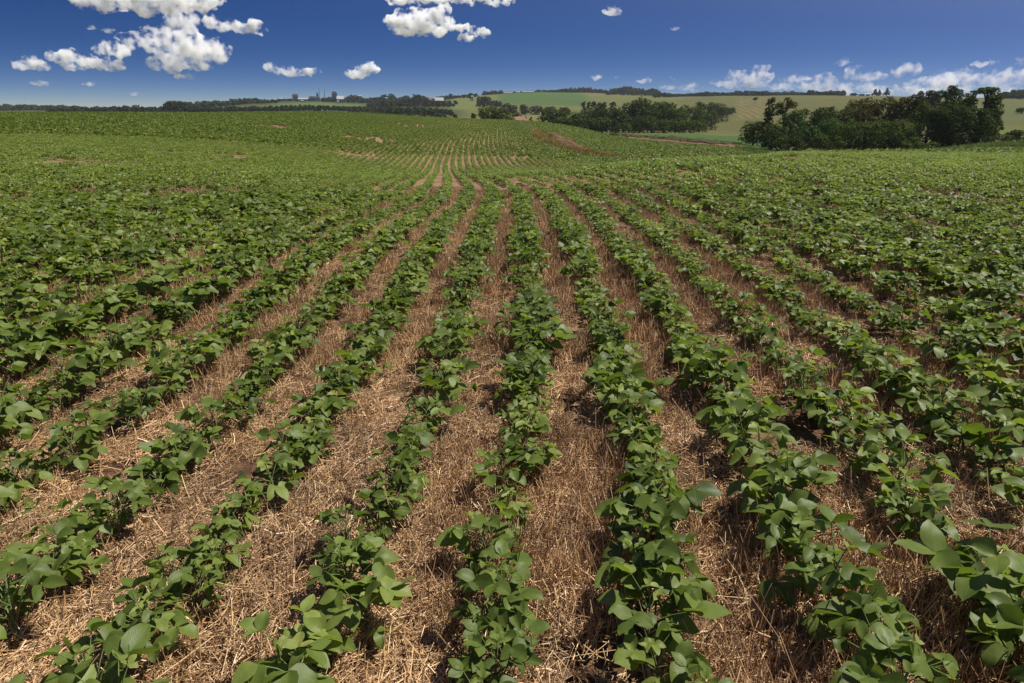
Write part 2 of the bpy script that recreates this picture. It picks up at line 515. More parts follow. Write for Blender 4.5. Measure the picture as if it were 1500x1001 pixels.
    nt.links.new(p.outputs[0], out.inputs['Surface'])
    o = link("ground", me, m)
    tag(o, kind='structure')


build_ground()


def micro(x, y):
    d = np.hypot(x, y)
    near = np.clip(1 - (d - 14) / 16, 0, 1)
    return near * ((fbm(x * 1.6, y * 1.6, seed=1, octv=3) - .5) * 0.05)


# ------------------------------------------------------------------ soybean plants
def leaflet_grid(nl, nw):
    s = np.linspace(0, 1, nl + 1); t = np.linspace(-1, 1, nw + 1)
    S, Tt = np.meshgrid(s, t, indexing='ij')
    prof = np.where(S < .38, np.sin(np.pi * .5 * np.clip(S / .38, 0, 1)) ** .62, np.cos(np.pi * .5 * np.clip((S - .38) / .62, 0, 1)) ** .78)
    prof = np.where(S <= 0, .10, prof); prof = np.where(S >= 1, .02, prof)
    idx = np.arange((nl + 1) * (nw + 1)).reshape(nl + 1, nw + 1)
    F = np.stack([idx[:-1, :-1], idx[1:, :-1], idx[1:, 1:], idx[:-1, 1:]], -1).reshape(-1, 4)
    uv = np.stack([Tt * .5 + .5, S], -1).reshape(-1, 2)
    return S.ravel(), (Tt * prof).ravel(), Tt.ravel(), F, uv


class Leaves:
    def __init__(self, nl, nw):
        self.g = leaflet_grid(nl, nw); self.V = []; self.F = []; self.UV = []; self.t = []; self.n = 0

    def add(self, base, az, pitch, L, W, r, tint, droop=None, fold=None, roll=None):
        S, X, Tt, F, uv = self.g
        droop = r.uniform(.1, 1.1) if droop is None else droop
        fold = r.uniform(.1, .45) if fold is None else fold
        roll = r.normal(0, .62) if roll is None else roll
        curl = r.uniform(-.25, .35)
        # along-blade arc
        ang = pitch - droop * S
        ds = 1.0
        fwd = L * S * np.cos(pitch - droop * S * .5)
        up = L * S * np.sin(pitch - droop * S * .5)
        wx = W * .5 * X
        lift = np.abs(X) * W * .5 * math.tan(fold) - curl * W * .35 * X * X + np.sin(S * 9 + r.uniform(0, 6)) * np.abs(Tt) * W * .05
        fx = fwd - lift * np.sin(ang); fz = up + lift * np.cos(ang)
        # roll about the blade axis
        wz = wx * math.sin(roll); wx2 = wx * math.cos(roll)
        ca, sa = math.cos(az), math.sin(az)
        P = np.stack([base[0] + fx * ca - wx2 * sa, base[1] + fx * sa + wx2 * ca, base[2] + fz + wz], -1)
        self.V.append(P); self.F.append(F + self.n); self.UV.append(uv); self.n += len(P)
        self.t.append(np.full(len(F), tint))

    def mesh(self, name, mat):
        V, F, UV = np.concatenate(self.V), np.concatenate(self.F), np.concatenate(self.UV)
        me = mesh_np(name, V, F)
        uvl = me.uv_layers.new(name="UVMap")
        uvl.data.foreach_set("uv", UV[F.ravel()].astype(np.float32).ravel())
        face_attr(me, "tint", np.concatenate(self.t))
        me.materials.append(mat)
        return me


class Tubes:
    def __init__(self, sides=5):
        self.k = sides; self.V = []; self.F = []; self.n = 0

    def add(self, pts, radii):
        pts = [Vector(p) for p in pts]; k = self.k; rings = []
        for i, p in enumerate(pts):
            d = (pts[min(i + 1, len(pts) - 1)] - pts[max(i - 1, 0)]).normalized()
            a = d.orthogonal().normalized(); b_ = d.cross(a)
            for j in range(k):
                th = 2 * math.pi * j / k
                self.V.append(p + (a * math.cos(th) + b_ * math.sin(th)) * radii[i])
        n0 = self.n
        for i in range(len(pts) - 1):
            for j in range(k):
                self.F.append((n0 + i * k + j, n0 + i * k + (j + 1) % k, n0 + (i + 1) * k + (j + 1) % k, n0 + (i + 1) * k + j))
        self.n += k * len(pts)

    def mesh(self, name, mat):
        me = mesh_np(name, np.array([tuple(v) for v in self.V]), np.array(self.F))
        me.materials.append(mat)
        return me


def grow_plant(r, LV, ST, H, spread=1.0, off=(0, 0), leafscale=1.0, nodes=7):
    """one young soybean plant: stem with trifoliate leaves on long petioles"""
    lean = (r.normal(0, .06), r.normal(0, .06))
    top = (off[0] + lean[0] * H * 2, off[1] + lean[1] * H * 2, H)
    if ST is not None:
        ST.add([(off[0], off[1], -.03), ((off[0] + top[0]) / 2 + r.normal(0, .006), (off[1] + top[1]) / 2 + r.normal(0, .006), H * .5), top], [.0042, .0034, .002])
    phase = r.uniform(0, 6.28)
    for i in range(nodes):
        f = (i + 1) / nodes
        zb = H * (.12 + .85 * f) if i < nodes - 1 else H
        b0 = (off[0] + (top[0] - off[0]) * zb / H, off[1] + (top[1] - off[1]) * zb / H, zb * .92)
        az = phase + i * 2.45 + r.normal(0, .35)
        size = .73 * (.74 + .40 * math.sin(math.pi * min(1, f * .9 + .12))) * leafscale * r.uniform(.72, 1.22)
        young = f > .86
        if young: size *= r.uniform(.5, .8)
        pl = H * (.50 if not young else .22) * r.uniform(.7, 1.25) * spread
        el = R(r.uniform(28, 62) if not young else r.uniform(55, 80))
        tip = (b0[0] + pl * math.cos(el) * math.cos(az), b0[1] + pl * math.cos(el) * math.sin(az), b0[2] + pl * math.sin(el))
        if ST is not None:
            mid = [(b0[q] + tip[q]) / 2 for q in range(3)]; mid[2] += pl * .06
            ST.add([b0, mid, tip], [.0021, .0018, .0013])
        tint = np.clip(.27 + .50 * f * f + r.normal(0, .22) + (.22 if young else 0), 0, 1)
        L = .098 * size; W = L * r.uniform(.62, .78)
        p0 = R(r.uniform(-30, 42)) if not young else R(r.uniform(20, 65))
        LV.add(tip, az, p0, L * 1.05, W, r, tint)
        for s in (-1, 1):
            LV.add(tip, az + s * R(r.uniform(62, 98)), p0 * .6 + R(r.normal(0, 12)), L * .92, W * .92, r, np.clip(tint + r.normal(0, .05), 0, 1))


NV = 10
soy_stem, soy_leaf = [], []
for v in range(NV):
    r = np.random.default_rng(100 + v)
    LV, ST = Leaves(6, 4), Tubes(5)
    H = [.19, .22, .17, .20, .23, .15, .205, .185, .12, .215][v]
    grow_plant(r, LV, ST, H, nodes=[11, 13, 11, 11, 12, 9, 13, 11, 7, 12][v], spread=1.15)
    soy_leaf.append(LV.mesh("foliage", M_SOY)); soy_stem.append(ST.mesh("stem", M_STEM))
PLANT_H = [.19, .22, .17, .20, .23, .15, .205, .185, .12, .215]


def plant_look(v, s):
    h = PLANT_H[v] * s
    return "tall" if h > .225 else "small" if h < .125 else "bushy" if v in (1, 4, 6, 9) else "leafy"


def merged(name, parts):
    """a joined copy of several meshes"""
    bm = bmesh.new()
    for me in parts: bm.from_mesh(me)
    return bm


# instancing without objects: geometry of unlinked sources is copied onto points of ONE object
def scatter(name, P, ROT, SCL, PICK, sources, kind='stuff', label=None):
    me = bpy.data.meshes.new(name)
    P = np.asarray(P, dtype=np.float32)
    me.vertices.add(len(P)); me.vertices.foreach_set("co", P.ravel())
    point_attr(me, "rot", ROT); point_attr(me, "scl", SCL)
    a = me.attributes.new("pick", 'INT', 'POINT'); a.data.foreach_set("value", np.asarray(PICK, dtype=np.int32))
    me.update()
    o = bpy.data.objects.new(name, me); COL.objects.link(o)
    tag(o, label=label, kind=kind)
    g = bpy.data.node_groups.new(name, 'GeometryNodeTree')
    g.interface.new_socket("Geometry", in_out='INPUT', socket_type='NodeSocketGeometry')
    g.interface.new_socket("Geometry", in_out='OUTPUT', socket_type='NodeSocketGeometry')
    gi, go = g.nodes.new("NodeGroupInput"), g.nodes.new("NodeGroupOutput")
    iop = g.nodes.new("GeometryNodeInstanceOnPoints"); join = g.nodes.new("GeometryNodeJoinGeometry")
    for s in reversed(sources):
        oi = g.nodes.new("GeometryNodeObjectInfo"); oi.inputs['Object'].default_value = s; oi.inputs['As Instance'].default_value = False
        oi.transform_space = 'ORIGINAL'
        gt = g.nodes.new("GeometryNodeGeometryToInstance")
        g.links.new(oi.outputs['Geometry'], gt.inputs[0]); g.links.new(gt.outputs[0], join.inputs[0])
    def na(nm, dt):
        n = g.nodes.new("GeometryNodeInputNamedAttribute"); n.data_type = dt; n.inputs[0].default_value = nm
        return n.outputs[0]
    e2r = g.nodes.new("FunctionNodeEulerToRotation")
    g.links.new(na("rot", 'FLOAT_VECTOR'), e2r.inputs[0])
    g.links.new(gi.outputs[0], iop.inputs['Points']); g.links.new(join.outputs[0], iop.inputs['Instance'])
    iop.inputs['Pick Instance'].default_value = True
    g.links.new(na("pick", 'INT'), iop.inputs['Instance Index'])
    g.links.new(e2r.outputs[0], iop.inputs['Rotation']); g.links.new(na("scl", 'FLOAT_VECTOR'), iop.inputs['Scale'])
    g.links.new(iop.outputs[0], go.inputs[0])
    md = o.modifiers.new("scatter", 'NODES'); md.node_group = g
    return o


def source(name, me):
    return bpy.data.objects.new(name, me)


def plants_between(d0, d1, step, seed, jit=.035, wide=0.0):
    """positions on the crop rows between two distances, inside the view with a margin"""
    r = np.random.default_rng(seed)
    out = []
    xmax = d1 * 0.84 + 1.2
    ks = np.arange(int(-(xmax + 26) / PITCH_ROW), int((xmax + 26) / PITCH_ROW) + 1)
    ymax = d1
    ys = np.arange(-.6 if d0 < 2 else d0 * .6, ymax, step)
    K, Y = np.meshgrid(ks, ys, indexing='ij')
    Y = Y + r.uniform(-.42, .42, Y.shape) * step + vnoise(K * 7.7, K * 3.3, seed=3) * step
    X = bend(Y) + (K - .5) * PITCH_ROW + r.normal(0, jit, Y.shape)
    D = np.hypot(X, Y)
    keep = (D >= d0) & (D < d1) & (np.abs(X) < np.maximum(Y, 0) * .82 + 1.1) & (D < soy_reach(X, Y))
    X, Y, K = X[keep], Y[keep], K[keep]
    b_ = bareness(X, Y)
    gap = vnoise(X * .9, Y * .9, seed=77)
    keep = (r.uniform(size=len(X)) > b_) & ~((gap > .94) & (Y > 6) & (r.uniform(size=len(X)) < .5))
    return X[keep], Y[keep], K[keep]


D_NEAR, D_MID = 15.0, 58.0
X, Y, K = plants_between(.55, D_NEAR, .106, 11, jit=.036)
Z = zmap(X, Y) + micro(X, Y)
r = np.random.default_rng(12)
vig = .78 + .5 * fbm(X * .5, Y * .5, seed=51, octv=2)
scl = vig * r.uniform(.76, 1.24, len(X)) * np.where(r.uniform(size=len(X)) < .12, .60, 1) * (.95 - .13 * np.clip((Y - 2) / 3, 0, 1)) * (1 + .20 * np.clip((-1.7 - X) / 1.0, 0, 1) + .10 * np.clip((X - 2.2) / 1.5, 0, 1))
rotz = r.uniform(0, 6.283, len(X)); pick = r.choice(NV, len(X), p=[.12, .12, .1, .12, .12, .08, .12, .1, .04, .08])
PX, PY = project(X, Y, Z + .14)
cand = np.nonzero((PX > -45) & (PX < 1545) & (PY < 1045))[0]
cand = cand[np.argsort(np.hypot(X[cand], Y[cand]))][:300]
ORD = "first second third fourth fifth sixth seventh eighth ninth tenth eleventh twelfth thirteenth fourteenth fifteenth sixteenth seventeenth eighteenth nineteenth twentieth".split()
TENS = {20: "twenty", 30: "thirty", 40: "forty", 50: "fifty"}


def ordinal(n):
    if n <= 20: return ORD[n - 1]
    t, u_ = n // 10 * 10, n % 10
    return {30: "thirtieth", 40: "fortieth", 50: "fiftieth"}[t] if u_ == 0 else TENS[t] + "-" + ORD[u_ - 1]


def row_name(k):
    return "the centre row" if k == 0 else f"the {ordinal(abs(int(k)))} row {'right' if k > 0 else 'left'} of the centre row"


rank = {}
for k in sorted(set(K[cand])):
    for n, i in enumerate(sorted([i for i in cand if K[i] == k], key=lambda i: Y[i])):
        rank[i] = n + 1
for i in cand:
    t = thing("soybean_plant", f"{plant_look(pick[i], scl[i])} soybean plant, {ordinal(rank[i])} from the front, in {row_name(K[i])}", "plant",
              (X[i], Y[i], Z[i]), rotz[i], "soybean plants in the nearest rows")
    t.scale = (scl[i], scl[i], scl[i] * (.94 if Y[i] < 4 else .88))
    t.rotation_euler = (r.normal(0, .06), r.normal(0, .06), rotz[i])
    link("stem", soy_stem[pick[i]], None, t)
    link("foliage", soy_leaf[pick[i]], None, t)
rest = np.setdiff1d(np.arange(len(X)), cand)

whole = []
for v in range(NV):
    bm = bmesh.new(); bm.from_mesh(soy_leaf[v])
    n0 = len(bm.faces)
    bm.from_mesh(soy_stem[v])
    bm.faces.ensure_lookup_table()
    for f in bm.faces[n0:]: f.material_index = 1
    me = bpy.data.meshes.new("soy_plant"); bm.to_mesh(me); bm.free()
    me.materials.clear(); me.materials.append(M_SOY); me.materials.append(M_STEM)
    whole.append(source("soy_plant_source", me))

# mid distance: lengths of row, four or five plants each, coarser leaflets
seg_mid = []
for v in range(8):
    r2 = np.random.default_rng(300 + v)
    LV = Leaves(3, 2)
    for q in range(6):
        grow_plant(r2, LV, None, r2.uniform(.15, .26), off=(r2.normal(0, .035), (q - 2.5) * .108 + r2.normal(0, .02)), nodes=8, leafscale=r2.uniform(.88, 1.06), spread=1.15)
    seg_mid.append(source("soy_row_source", LV.mesh("soy_row", M_SOY)))
seg_far = []
for v in range(8):
    r2 = np.random.default_rng(400 + v)
    LV = Leaves(2, 2)
    for q in range(70):
        off = (r2.normal(0, .062), r2.uniform(-.7, .7), r2.uniform(.06, .22))
        LV.add(off, r2.uniform(0, 6.28), R(r2.uniform(-25, 35)), r2.uniform(.11, .16), r2.uniform(.08, .12), r2, np.clip(r2.normal(.5, .22), 0, 1))
    seg_far.append(source("soy_row_far_source", LV.mesh("soy_row_far", M_SOYFAR)))

EX = [X[rest]]; EY = [Y[rest]]; EZ = [Z[rest]]; ER = [rotz[rest]]; ES = [np.stack([scl[rest], scl[rest], scl[rest] * np.where(Y[rest] < 8, .88, .80)], -1)]; EP = [pick[rest]]
X, Y, K = plants_between(D_NEAR, D_MID, .56, 13, jit=.02)
r = np.random.default_rng(14)
ang = np.arctan2(bend(Y - .5) - bend(Y + .5), 1.0) + np.where(r.uniform(size=len(X)) < .5, 0, math.pi)
vig = (.80 + .42 * fbm(X * .16, Y * .16, seed=52, octv=3)) * .74 * (1 + .14 * np.clip((np.abs(X + 1) - 3) / 3, 0, 1))
EX.append(X); EY.append(Y); EZ.append(zmap(X, Y) + micro(X, Y)); ER.append(ang)
ES.append(np.stack([vig * r.uniform(.9, 1.1, len(X)), np.ones(len(X)), vig * r.uniform(.9, 1.15, len(X))], -1)); EP.append(NV + r.integers(0, 8, len(X)))
X, Y, K = plants_between(D_MID, 230, 1.35, 15, jit=.02)
ang = np.arctan2(bend(Y - .7) - bend(Y + .7), 1.0) + np.where(r.uniform(size=len(X)) < .5, 0, math.pi)
vig = .85 + .4 * fbm(X * .08, Y * .08, seed=53, octv=3)
EX.append(X); EY.append(Y); EZ.append(zmap(X, Y)); ER.append(ang)
vig = vig * (1 + .35 * np.clip(np.abs(X + 3 + Y * .04) / 14 - .5, 0, 1))
ES.append(np.stack([vig * r.uniform(.8, 1.25, len(X)), np.ones(len(X)), vig * r.uniform(.9, 1.2, len(X))], -1)); EP.append(NV + 8 + r.integers(0, 8, len(X)))
EX, EY, EZ, ER, ES, EP = [np.concatenate(q) for q in (EX, EY, EZ, ER, ES, EP)]
print("crop instances", len(EX))
scatter("soybean_crop", np.stack([EX, EY, EZ], -1), np.stack([r.normal(0, .03, len(ER)), r.normal(0, .03, len(ER)), ER], -1), ES, EP, whole + seg_mid + seg_far,
        label="green soybean crop filling the field beyond the nearest plants")

# ------------------------------------------------------------------ straw litter and stubble
def straw_material():
    m, nt, out = new_mat("straw")
    t = attr(nt, "tint").outputs['Fac']
    c = ramp(nt, t, [(0.0, (0.09, 0.045, 0.022)), (0.35, (0.23, 0.135, 0.066)), (0.7, (0.40, 0.262, 0.135)), (1.0, (0.64, 0.49, 0.30))])
    rn = N(nt, "ShaderNodeObjectInfo").outputs['Random']
    c = mixc(nt, 1.0, c, ramp(nt, rn, [(0, (.75, .74, .74)), (.3, (1.14, 1.10, 1.06)), (.7, (1.34, 1.31, 1.27)), (1, (1.6, 1.58, 1.55))]), 'MULTIPLY')
    p = N(nt, "ShaderNodeBsdfPrincipled"); nt.links.new(c, p.inputs['Base Color'])
    p.inputs['Roughness'].default_value = .55; p.inputs['Specular IOR Level'].default_value = .35
    nt.links.new(p.outputs[0], out.inputs['Surface'])
    return m


M_STRAW = straw_material()


def straw_patch(seed, n, size, stub):
    r = np.random.default_rng(seed)
    V, F, t = [], [], []
    for i in range(n):
        L = r.gamma(3.0, .021) + .012; w = r.uniform(.0006, .0016)
        c = np.array([r.uniform(-size, size), r.uniform(-size, size), abs(r.normal(0, .010)) + .003])
        if r.uniform() < stub:
            az, el = r.uniform(0, 6.28), R(r.uniform(45, 88)); L *= .9
            c[2] = L * .4
        else:
            az, el = r.normal(1.57, .9), r.normal(0, .22)
        d = np.array([math.cos(el) * math.cos(az), math.cos(el) * math.sin(az), math.sin(el)])
        a = np.cross(d, r.normal(size=3)); a /= np.linalg.norm(a); b_ = np.cross(d, a)
        k = len(V)
        bow = r.normal(0, .06) * L
        for s, q in ((-.5, 0), (0, bow), (.5, 0)):
            for th in (0, 2.09, 4.19):
                V.append(c + d * L * s + b_ * q + (a * math.cos(th) + b_ * math.sin(th)) * w)
        for s in (0, 3):
            for j in range(3):
                F.append((k + s + j, k + s + (j + 1) % 3, k + s + 3 + (j + 1) % 3, k + s + 3 + j)); t.append(0)
        t[-6:] = [np.clip(r.normal(.5, .24), 0, 1)] * 6
    me = mesh_np("straw_patch", np.array(V), np.array(F), smooth=False)
    face_attr(me, "tint", t); me.materials.append(M_STRAW)
    return me


straws = [source("straw_source", straw_patch(500 + i, 430, .15, .10)) for i in range(4)] + [source("straw_source", straw_patch(520 + i, 430, .15, .45)) for i in range(3)]
r = np.random.default_rng(16)
gx, gy = np.meshgrid(np.arange(-13, 13, .15), np.arange(.2, 16, .15), indexing='ij')
gx = (gx + r.uniform(-.07, .07, gx.shape)).ravel(); gy = (gy + r.uniform(-.07, .07, gy.shape)).ravel()
u = gx - bend(gy)
dens = np.clip((fbm(gx * .55, gy * .55, seed=41, octv=3) - .30) * 5, 0, 1) * np.clip(1.15 - (u - .9) * .25, .30, 1)
spots = vnoise(gx * 3.1, gy * 3.1, seed=9) < .74
keep = (np.abs(gx) < gy * .84 + 1.0) & (r.uniform(size=gx.shape) < dens * .9 + .38) & spots
gx, gy = gx[keep], gy[keep]
near9 = np.clip(1 - (np.hypot(gx, gy) - 14) / 16, 0, 1)
gz = zmap(gx, gy) + micro(gx, gy) + near9 * (fbm(gx * 9, gy * 9, seed=2, octv=3) - .5) * 0.045
rot = np.stack([r.normal(0, .06, len(gx)), r.normal(0, .06, len(gx)), r.normal(0, .5, len(gx)) + np.where(r.uniform(size=len(gx)) < .5, 0, math.pi)], -1)
stubby = vnoise(gx * 1.1, gy * 1.1, seed=91) > .52
pk = np.where(stubby, r.integers(4, 7, len(gx)), r.integers(0, 4, len(gx)))
scatter("straw_litter", np.stack([gx, gy, gz], -1), rot, np.stack([r.uniform(.85, 1.2, len(gx))] * 3, -1), pk, straws,
        label="dry wheat straw and stubble covering the soil between rows")
print("straw patches", len(gx))

#MORE#
# ------------------------------------------------------------------ trees
def crown_mesh(r, w, h, z0, kind, n, leaf, flat=0.0, name="crown"):
    """a crown of leaf clumps spread through lobes; w = width, h = top height, z0 = lowest foliage"""
    ch = h - z0
    nl = {'round': 20, 'tall': 26, 'open': 13, 'umbrella': 9, 'bush': 10, 'cone': 12, 'mass': 30}[kind]
    C, RAD = [], []
    for i in range(nl):
        f = (i + .5) / nl
        th = i * 2.4 + r.uniform(-.5, .5)
        if kind == 'umbrella':
            rr = math.sqrt(r.uniform(0, 1)) * .36 * w; z = z0 + ch * (.62 - (rr / (.5 * w)) ** 2 * .35 + r.uniform(-.08, .1)); rad = .19 * w
        elif kind == 'cone':
            z = z0 + ch * (.08 + .86 * f); rr = w * .30 * (1 - f) * math.sqrt(r.uniform(.2, 1)); rad = w * (.24 * (1 - f) + .09)
        elif kind == 'open':
            rr = .30 * w * math.sqrt(r.uniform(.05, 1)); z = z0 + ch * r.uniform(.2, .88); rad = .13 * w * r.uniform(.7, 1.3)
        elif kind == 'tall':
            z = z0 + ch * (.06 + .86 * f); env = math.sin(math.pi * (.18 + .70 * f)) ** .6
            rr = .30 * w * env * math.sqrt(r.uniform(.15, 1)); rad = w * .175 * r.uniform(.7, 1.3) * (.6 + .4 * env)
        else:
            z = z0 + ch * (.06 + .78 * f); env = math.sqrt(max(.08, 1 - ((f - .32) / .78) ** 2))
            rr = .36 * w * env * math.sqrt(r.uniform(.3, 1)); rad = w * (.19 if kind == 'round' else .155) * r.uniform(.7, 1.3)
        C.append((rr * math.cos(th), rr * math.sin(th), z)); RAD.append(min(rad, ch * .42) if kind != 'umbrella' else min(rad, ch * .5))
    C, RAD = np.array(C), np.array(RAD)
    C[:, 2] = np.minimum(C[:, 2], h - RAD * .85)
    p = RAD ** 2 / (RAD ** 2).sum()
    li = r.choice(nl, n, p=p)
    d = r.normal(size=(n, 3)); d /= np.linalg.norm(d, axis=1)[:, None]
    d[:, 2] = np.where(d[:, 2] < -.45, -d[:, 2], d[:, 2])
    rad = RAD[li] * (r.uniform(.45, 1.0, n) ** .5) * r.uniform(.9, 1.16, n)
    sq = np.array([1, 1, .82 if kind != 'umbrella' else .7])
    P = C[li] + d * rad[:, None] * sq
    nrm = d + np.array([0, 0, .25]) + r.normal(0, .36, (n, 3)); nrm /= np.linalg.norm(nrm, axis=1)[:, None]
    a = np.cross(nrm, r.normal(size=(n, 3))); a /= np.linalg.norm(a, axis=1)[:, None]; b_ = np.cross(nrm, a)
    s = leaf * r.uniform(.55, 1.35, n)[:, None]
    V = np.stack([P - a * s, P + b_ * s * .62 + nrm * s * .2, P + a * s, P - b_ * s * .62 + nrm * s * .2], 1).reshape(-1, 3)
    V[:, 2] = np.maximum(V[:, 2], .05)
    lt = r.uniform(.2, .8, nl)
    return V, np.arange(4 * n).reshape(n, 4), np.clip(lt[li] + r.normal(0, .2, n), 0, 1), C, RAD


def trunk_tubes(tb, r, C, RAD, h, z0, tr, bare):
    topz = max(z0 + (h - z0) * .55, z0 + .3)
    bx, by = r.normal(0, .02 * h, 2)
    pts = [(0, 0, -.4), (bx * .3, by * .3, topz * .33), (bx * .8, by * .8, topz * .7), (bx, by, topz)]
    tb.add(pts, [tr * 1.35, tr, tr * .8, tr * .45])
    for i in np.argsort(-RAD)[:7]:
        c = C[i]; zs = min(max(z0 * .8, c[2] - .35 * (h - z0)), topz * .95)
        k = zs / topz
        st = (bx * k, by * k, zs)
        m = ((st[0] + c[0]) * .5, (st[1] + c[1]) * .5, (st[2] + c[2]) * .5 + .05 * h)
        tb.add([st, m, tuple(c)], [tr * .5, tr * .34, tr * .14])


def tree(name, label, px, ytop, wpx, d, kind='round', mat='dark', base=.12, n=None, group=None, leaf=None, cat='tree', seed=None):
    """a tree at distance d under photo column px, its top on the line of sight through ytop"""
    x, y, z = at(px, d)
    h = EYE + d * ray(px, ytop)[1] - z
    h = max(h, 1.2)
    w = wpx / 1056 * d * (1.18 if kind in ('round', 'mass', 'bush') else 1)
    r = np.random.default_rng(seed if seed is not None else int(px * 31 + d))
    leaf = leaf or max(.16, d * .00125)
    n = n or int(np.clip(2.6 * w * (h * (1 - base)) / leaf ** 2 * (.55 if kind in ('open', 'umbrella') else 1), 160, 15000))
    V, F, t, C, RAD = crown_mesh(r, w, h, h * base, kind, n, leaf)
    o = thing(name, label, cat, (x, y, z), r.uniform(0, 6.28), group)
    me = mesh_np("crown", V, F, smooth=False); face_attr(me, "tint", t)
    tb = Tubes(6); trunk_tubes(tb, r, C, RAD, h, h * base, max(.12, min(.028 * h, .45)), base)
    link("trunk", tb.mesh("trunk", M_BARK), None, o)
    link("crown", me, M_TREE[mat], o)
    return o


def bush(name, label, px, ytop, wpx, d, mat='dark', group=None):
    return tree(name, label, px, ytop, wpx, d, 'bush', mat, .02, None, group, cat='bush')


G1 = "trees of the near grove on the right"
for a in [
    ("tree", "low rounded dark tree on the outer left edge of the near grove", 1106, 177, 36, 152, 'round', 'dark', .03),
    ("tree", "dark round-headed tree at the front left corner of the near grove", 1134, 180, 44, 137, 'round', 'dark', .03),
    ("tree", "dark slender bare-trunked tree, the left one of two rising over the grove", 1126, 141, 20, 152, 'tall', 'dark', .30),
    ("tree", "flat-headed bare-trunked tree, the right one of two rising over the grove", 1148, 143, 38, 153, 'open', 'olive', .55),
    ("tree", "bright green round tree just below the two bare-trunked trees", 1159, 159, 36, 143, 'round', 'green', .03),
    ("tree", "dull green tree at the back of the grove beside the bright round one", 1183, 157, 38, 168, 'round', 'dark', .05),
    ("tree", "broad dark tree in the back middle of the grove's left half", 1207, 156, 34, 170, 'round', 'dark', .05),
    ("tree", "small round treetop poking up behind the grove's left half", 1214, 150, 16, 190, 'round', 'dark', .1),
    ("tree", "dark tree in the back row just left of the brownish canopy", 1232, 158, 34, 164, 'round', 'dark', .05),
    ("tree", "yellow-green leafy tree at the grove's front, right of the dark corner tree", 1184, 183, 42, 136, 'round', 'green', .02),
    ("tree", "light green tree with upright shoots in the grove's middle", 1214, 172, 42, 147, 'round', 'green', .03),
    ("tree", "wide domed dark tree filling the grove's front centre", 1258, 176, 66, 136, 'mass', 'dark', .02),
    ("tree", "broad layered dark tree right of the front centre dome", 1304, 174, 64, 136, 'mass', 'dark', .02),
    ("tree", "brownish olive tree, the left one of three in the grove's high canopy", 1262, 141, 50, 170, 'mass', 'olive', .1),
    ("tree", "brownish olive tree, the middle one of three in the grove's high canopy", 1296, 138, 50, 172, 'mass', 'olive', .1),
    ("tree", "brownish olive tree, the right one of three in the grove's high canopy", 1324, 139, 36, 170, 'tall', 'olive', .1),
    ("tree", "olive tree with a pointed crown left of the tallest dark group", 1339, 129, 30, 160, 'tall', 'olive', .08),
    ("tree", "distant dark dome-topped tree seen over the grove", 1361, 126, 32, 250, 'round', 'far', .1),
    ("tree", "tall dark green tree with a bushy top in the tall right-hand group", 1388, 122, 40, 152, 'tall', 'green', .1),
    ("tree", "tall dark tree between the bushy-topped and the umbrella-topped trees", 1414, 130, 32, 151, 'tall', 'dark', .12),
    ("tree", "tallest tree of the grove with an umbrella-shaped top on a bare trunk", 1437, 116, 31, 153, 'umbrella', 'green', .58),
    ("tree", "thin upright tree at the right end of the tall group", 1450, 134, 34, 152, 'tall', 'dark', .12),
    ("tree", "short tree leaning out at the grove's right end below the umbrella top", 1461, 154, 20, 154, 'open', 'dark', .3),
    ("tree", "dark massive tree low at the front of the tall group", 1360, 150, 54, 146, 'mass', 'dark', .02),
    ("tree", "dark dense tree in the front middle of the tall group", 1396, 147, 52, 145, 'mass', 'dark', .02),
    ("tree", "dark dense tree at the front right of the tall group", 1430, 152, 46, 147, 'mass', 'dark', .02),
]:
    tree(*a[:9], group=G1)
for a in [
    ("bush", "olive green bush at the field edge below the grove's broad layered tree", 1352, 207, 46, 127, 'dark'),
    ("bush", "dark low bush at the field edge left of the front centre dome", 1217, 197, 44, 131, 'dark'),
    ("bush", "dark bush at the foot of the front dome's right side", 1326, 190, 44, 130, 'dark'),
    ("bush", "green bush spreading at the foot of the yellow-green leafy tree", 1160, 199, 40, 131, 'dark'),
    ("bush", "dark bush hugging the ground right of the grove", 1468, 196, 34, 168, 'dark'),
    ("bush", "dark bush at the photo's right border behind the field edge", 1496, 190, 30, 172, 'dark'),
]:
    bush(*a)
tree("tree", "small lone round tree on the right-hand pasture slope", 1492, 158, 12, 420, 'round', 'dark', .15)
tree("tree", "bare-stemmed small tree standing on the ploughed stripes", 1103, 143, 8, 690, 'open', 'dark', .45)

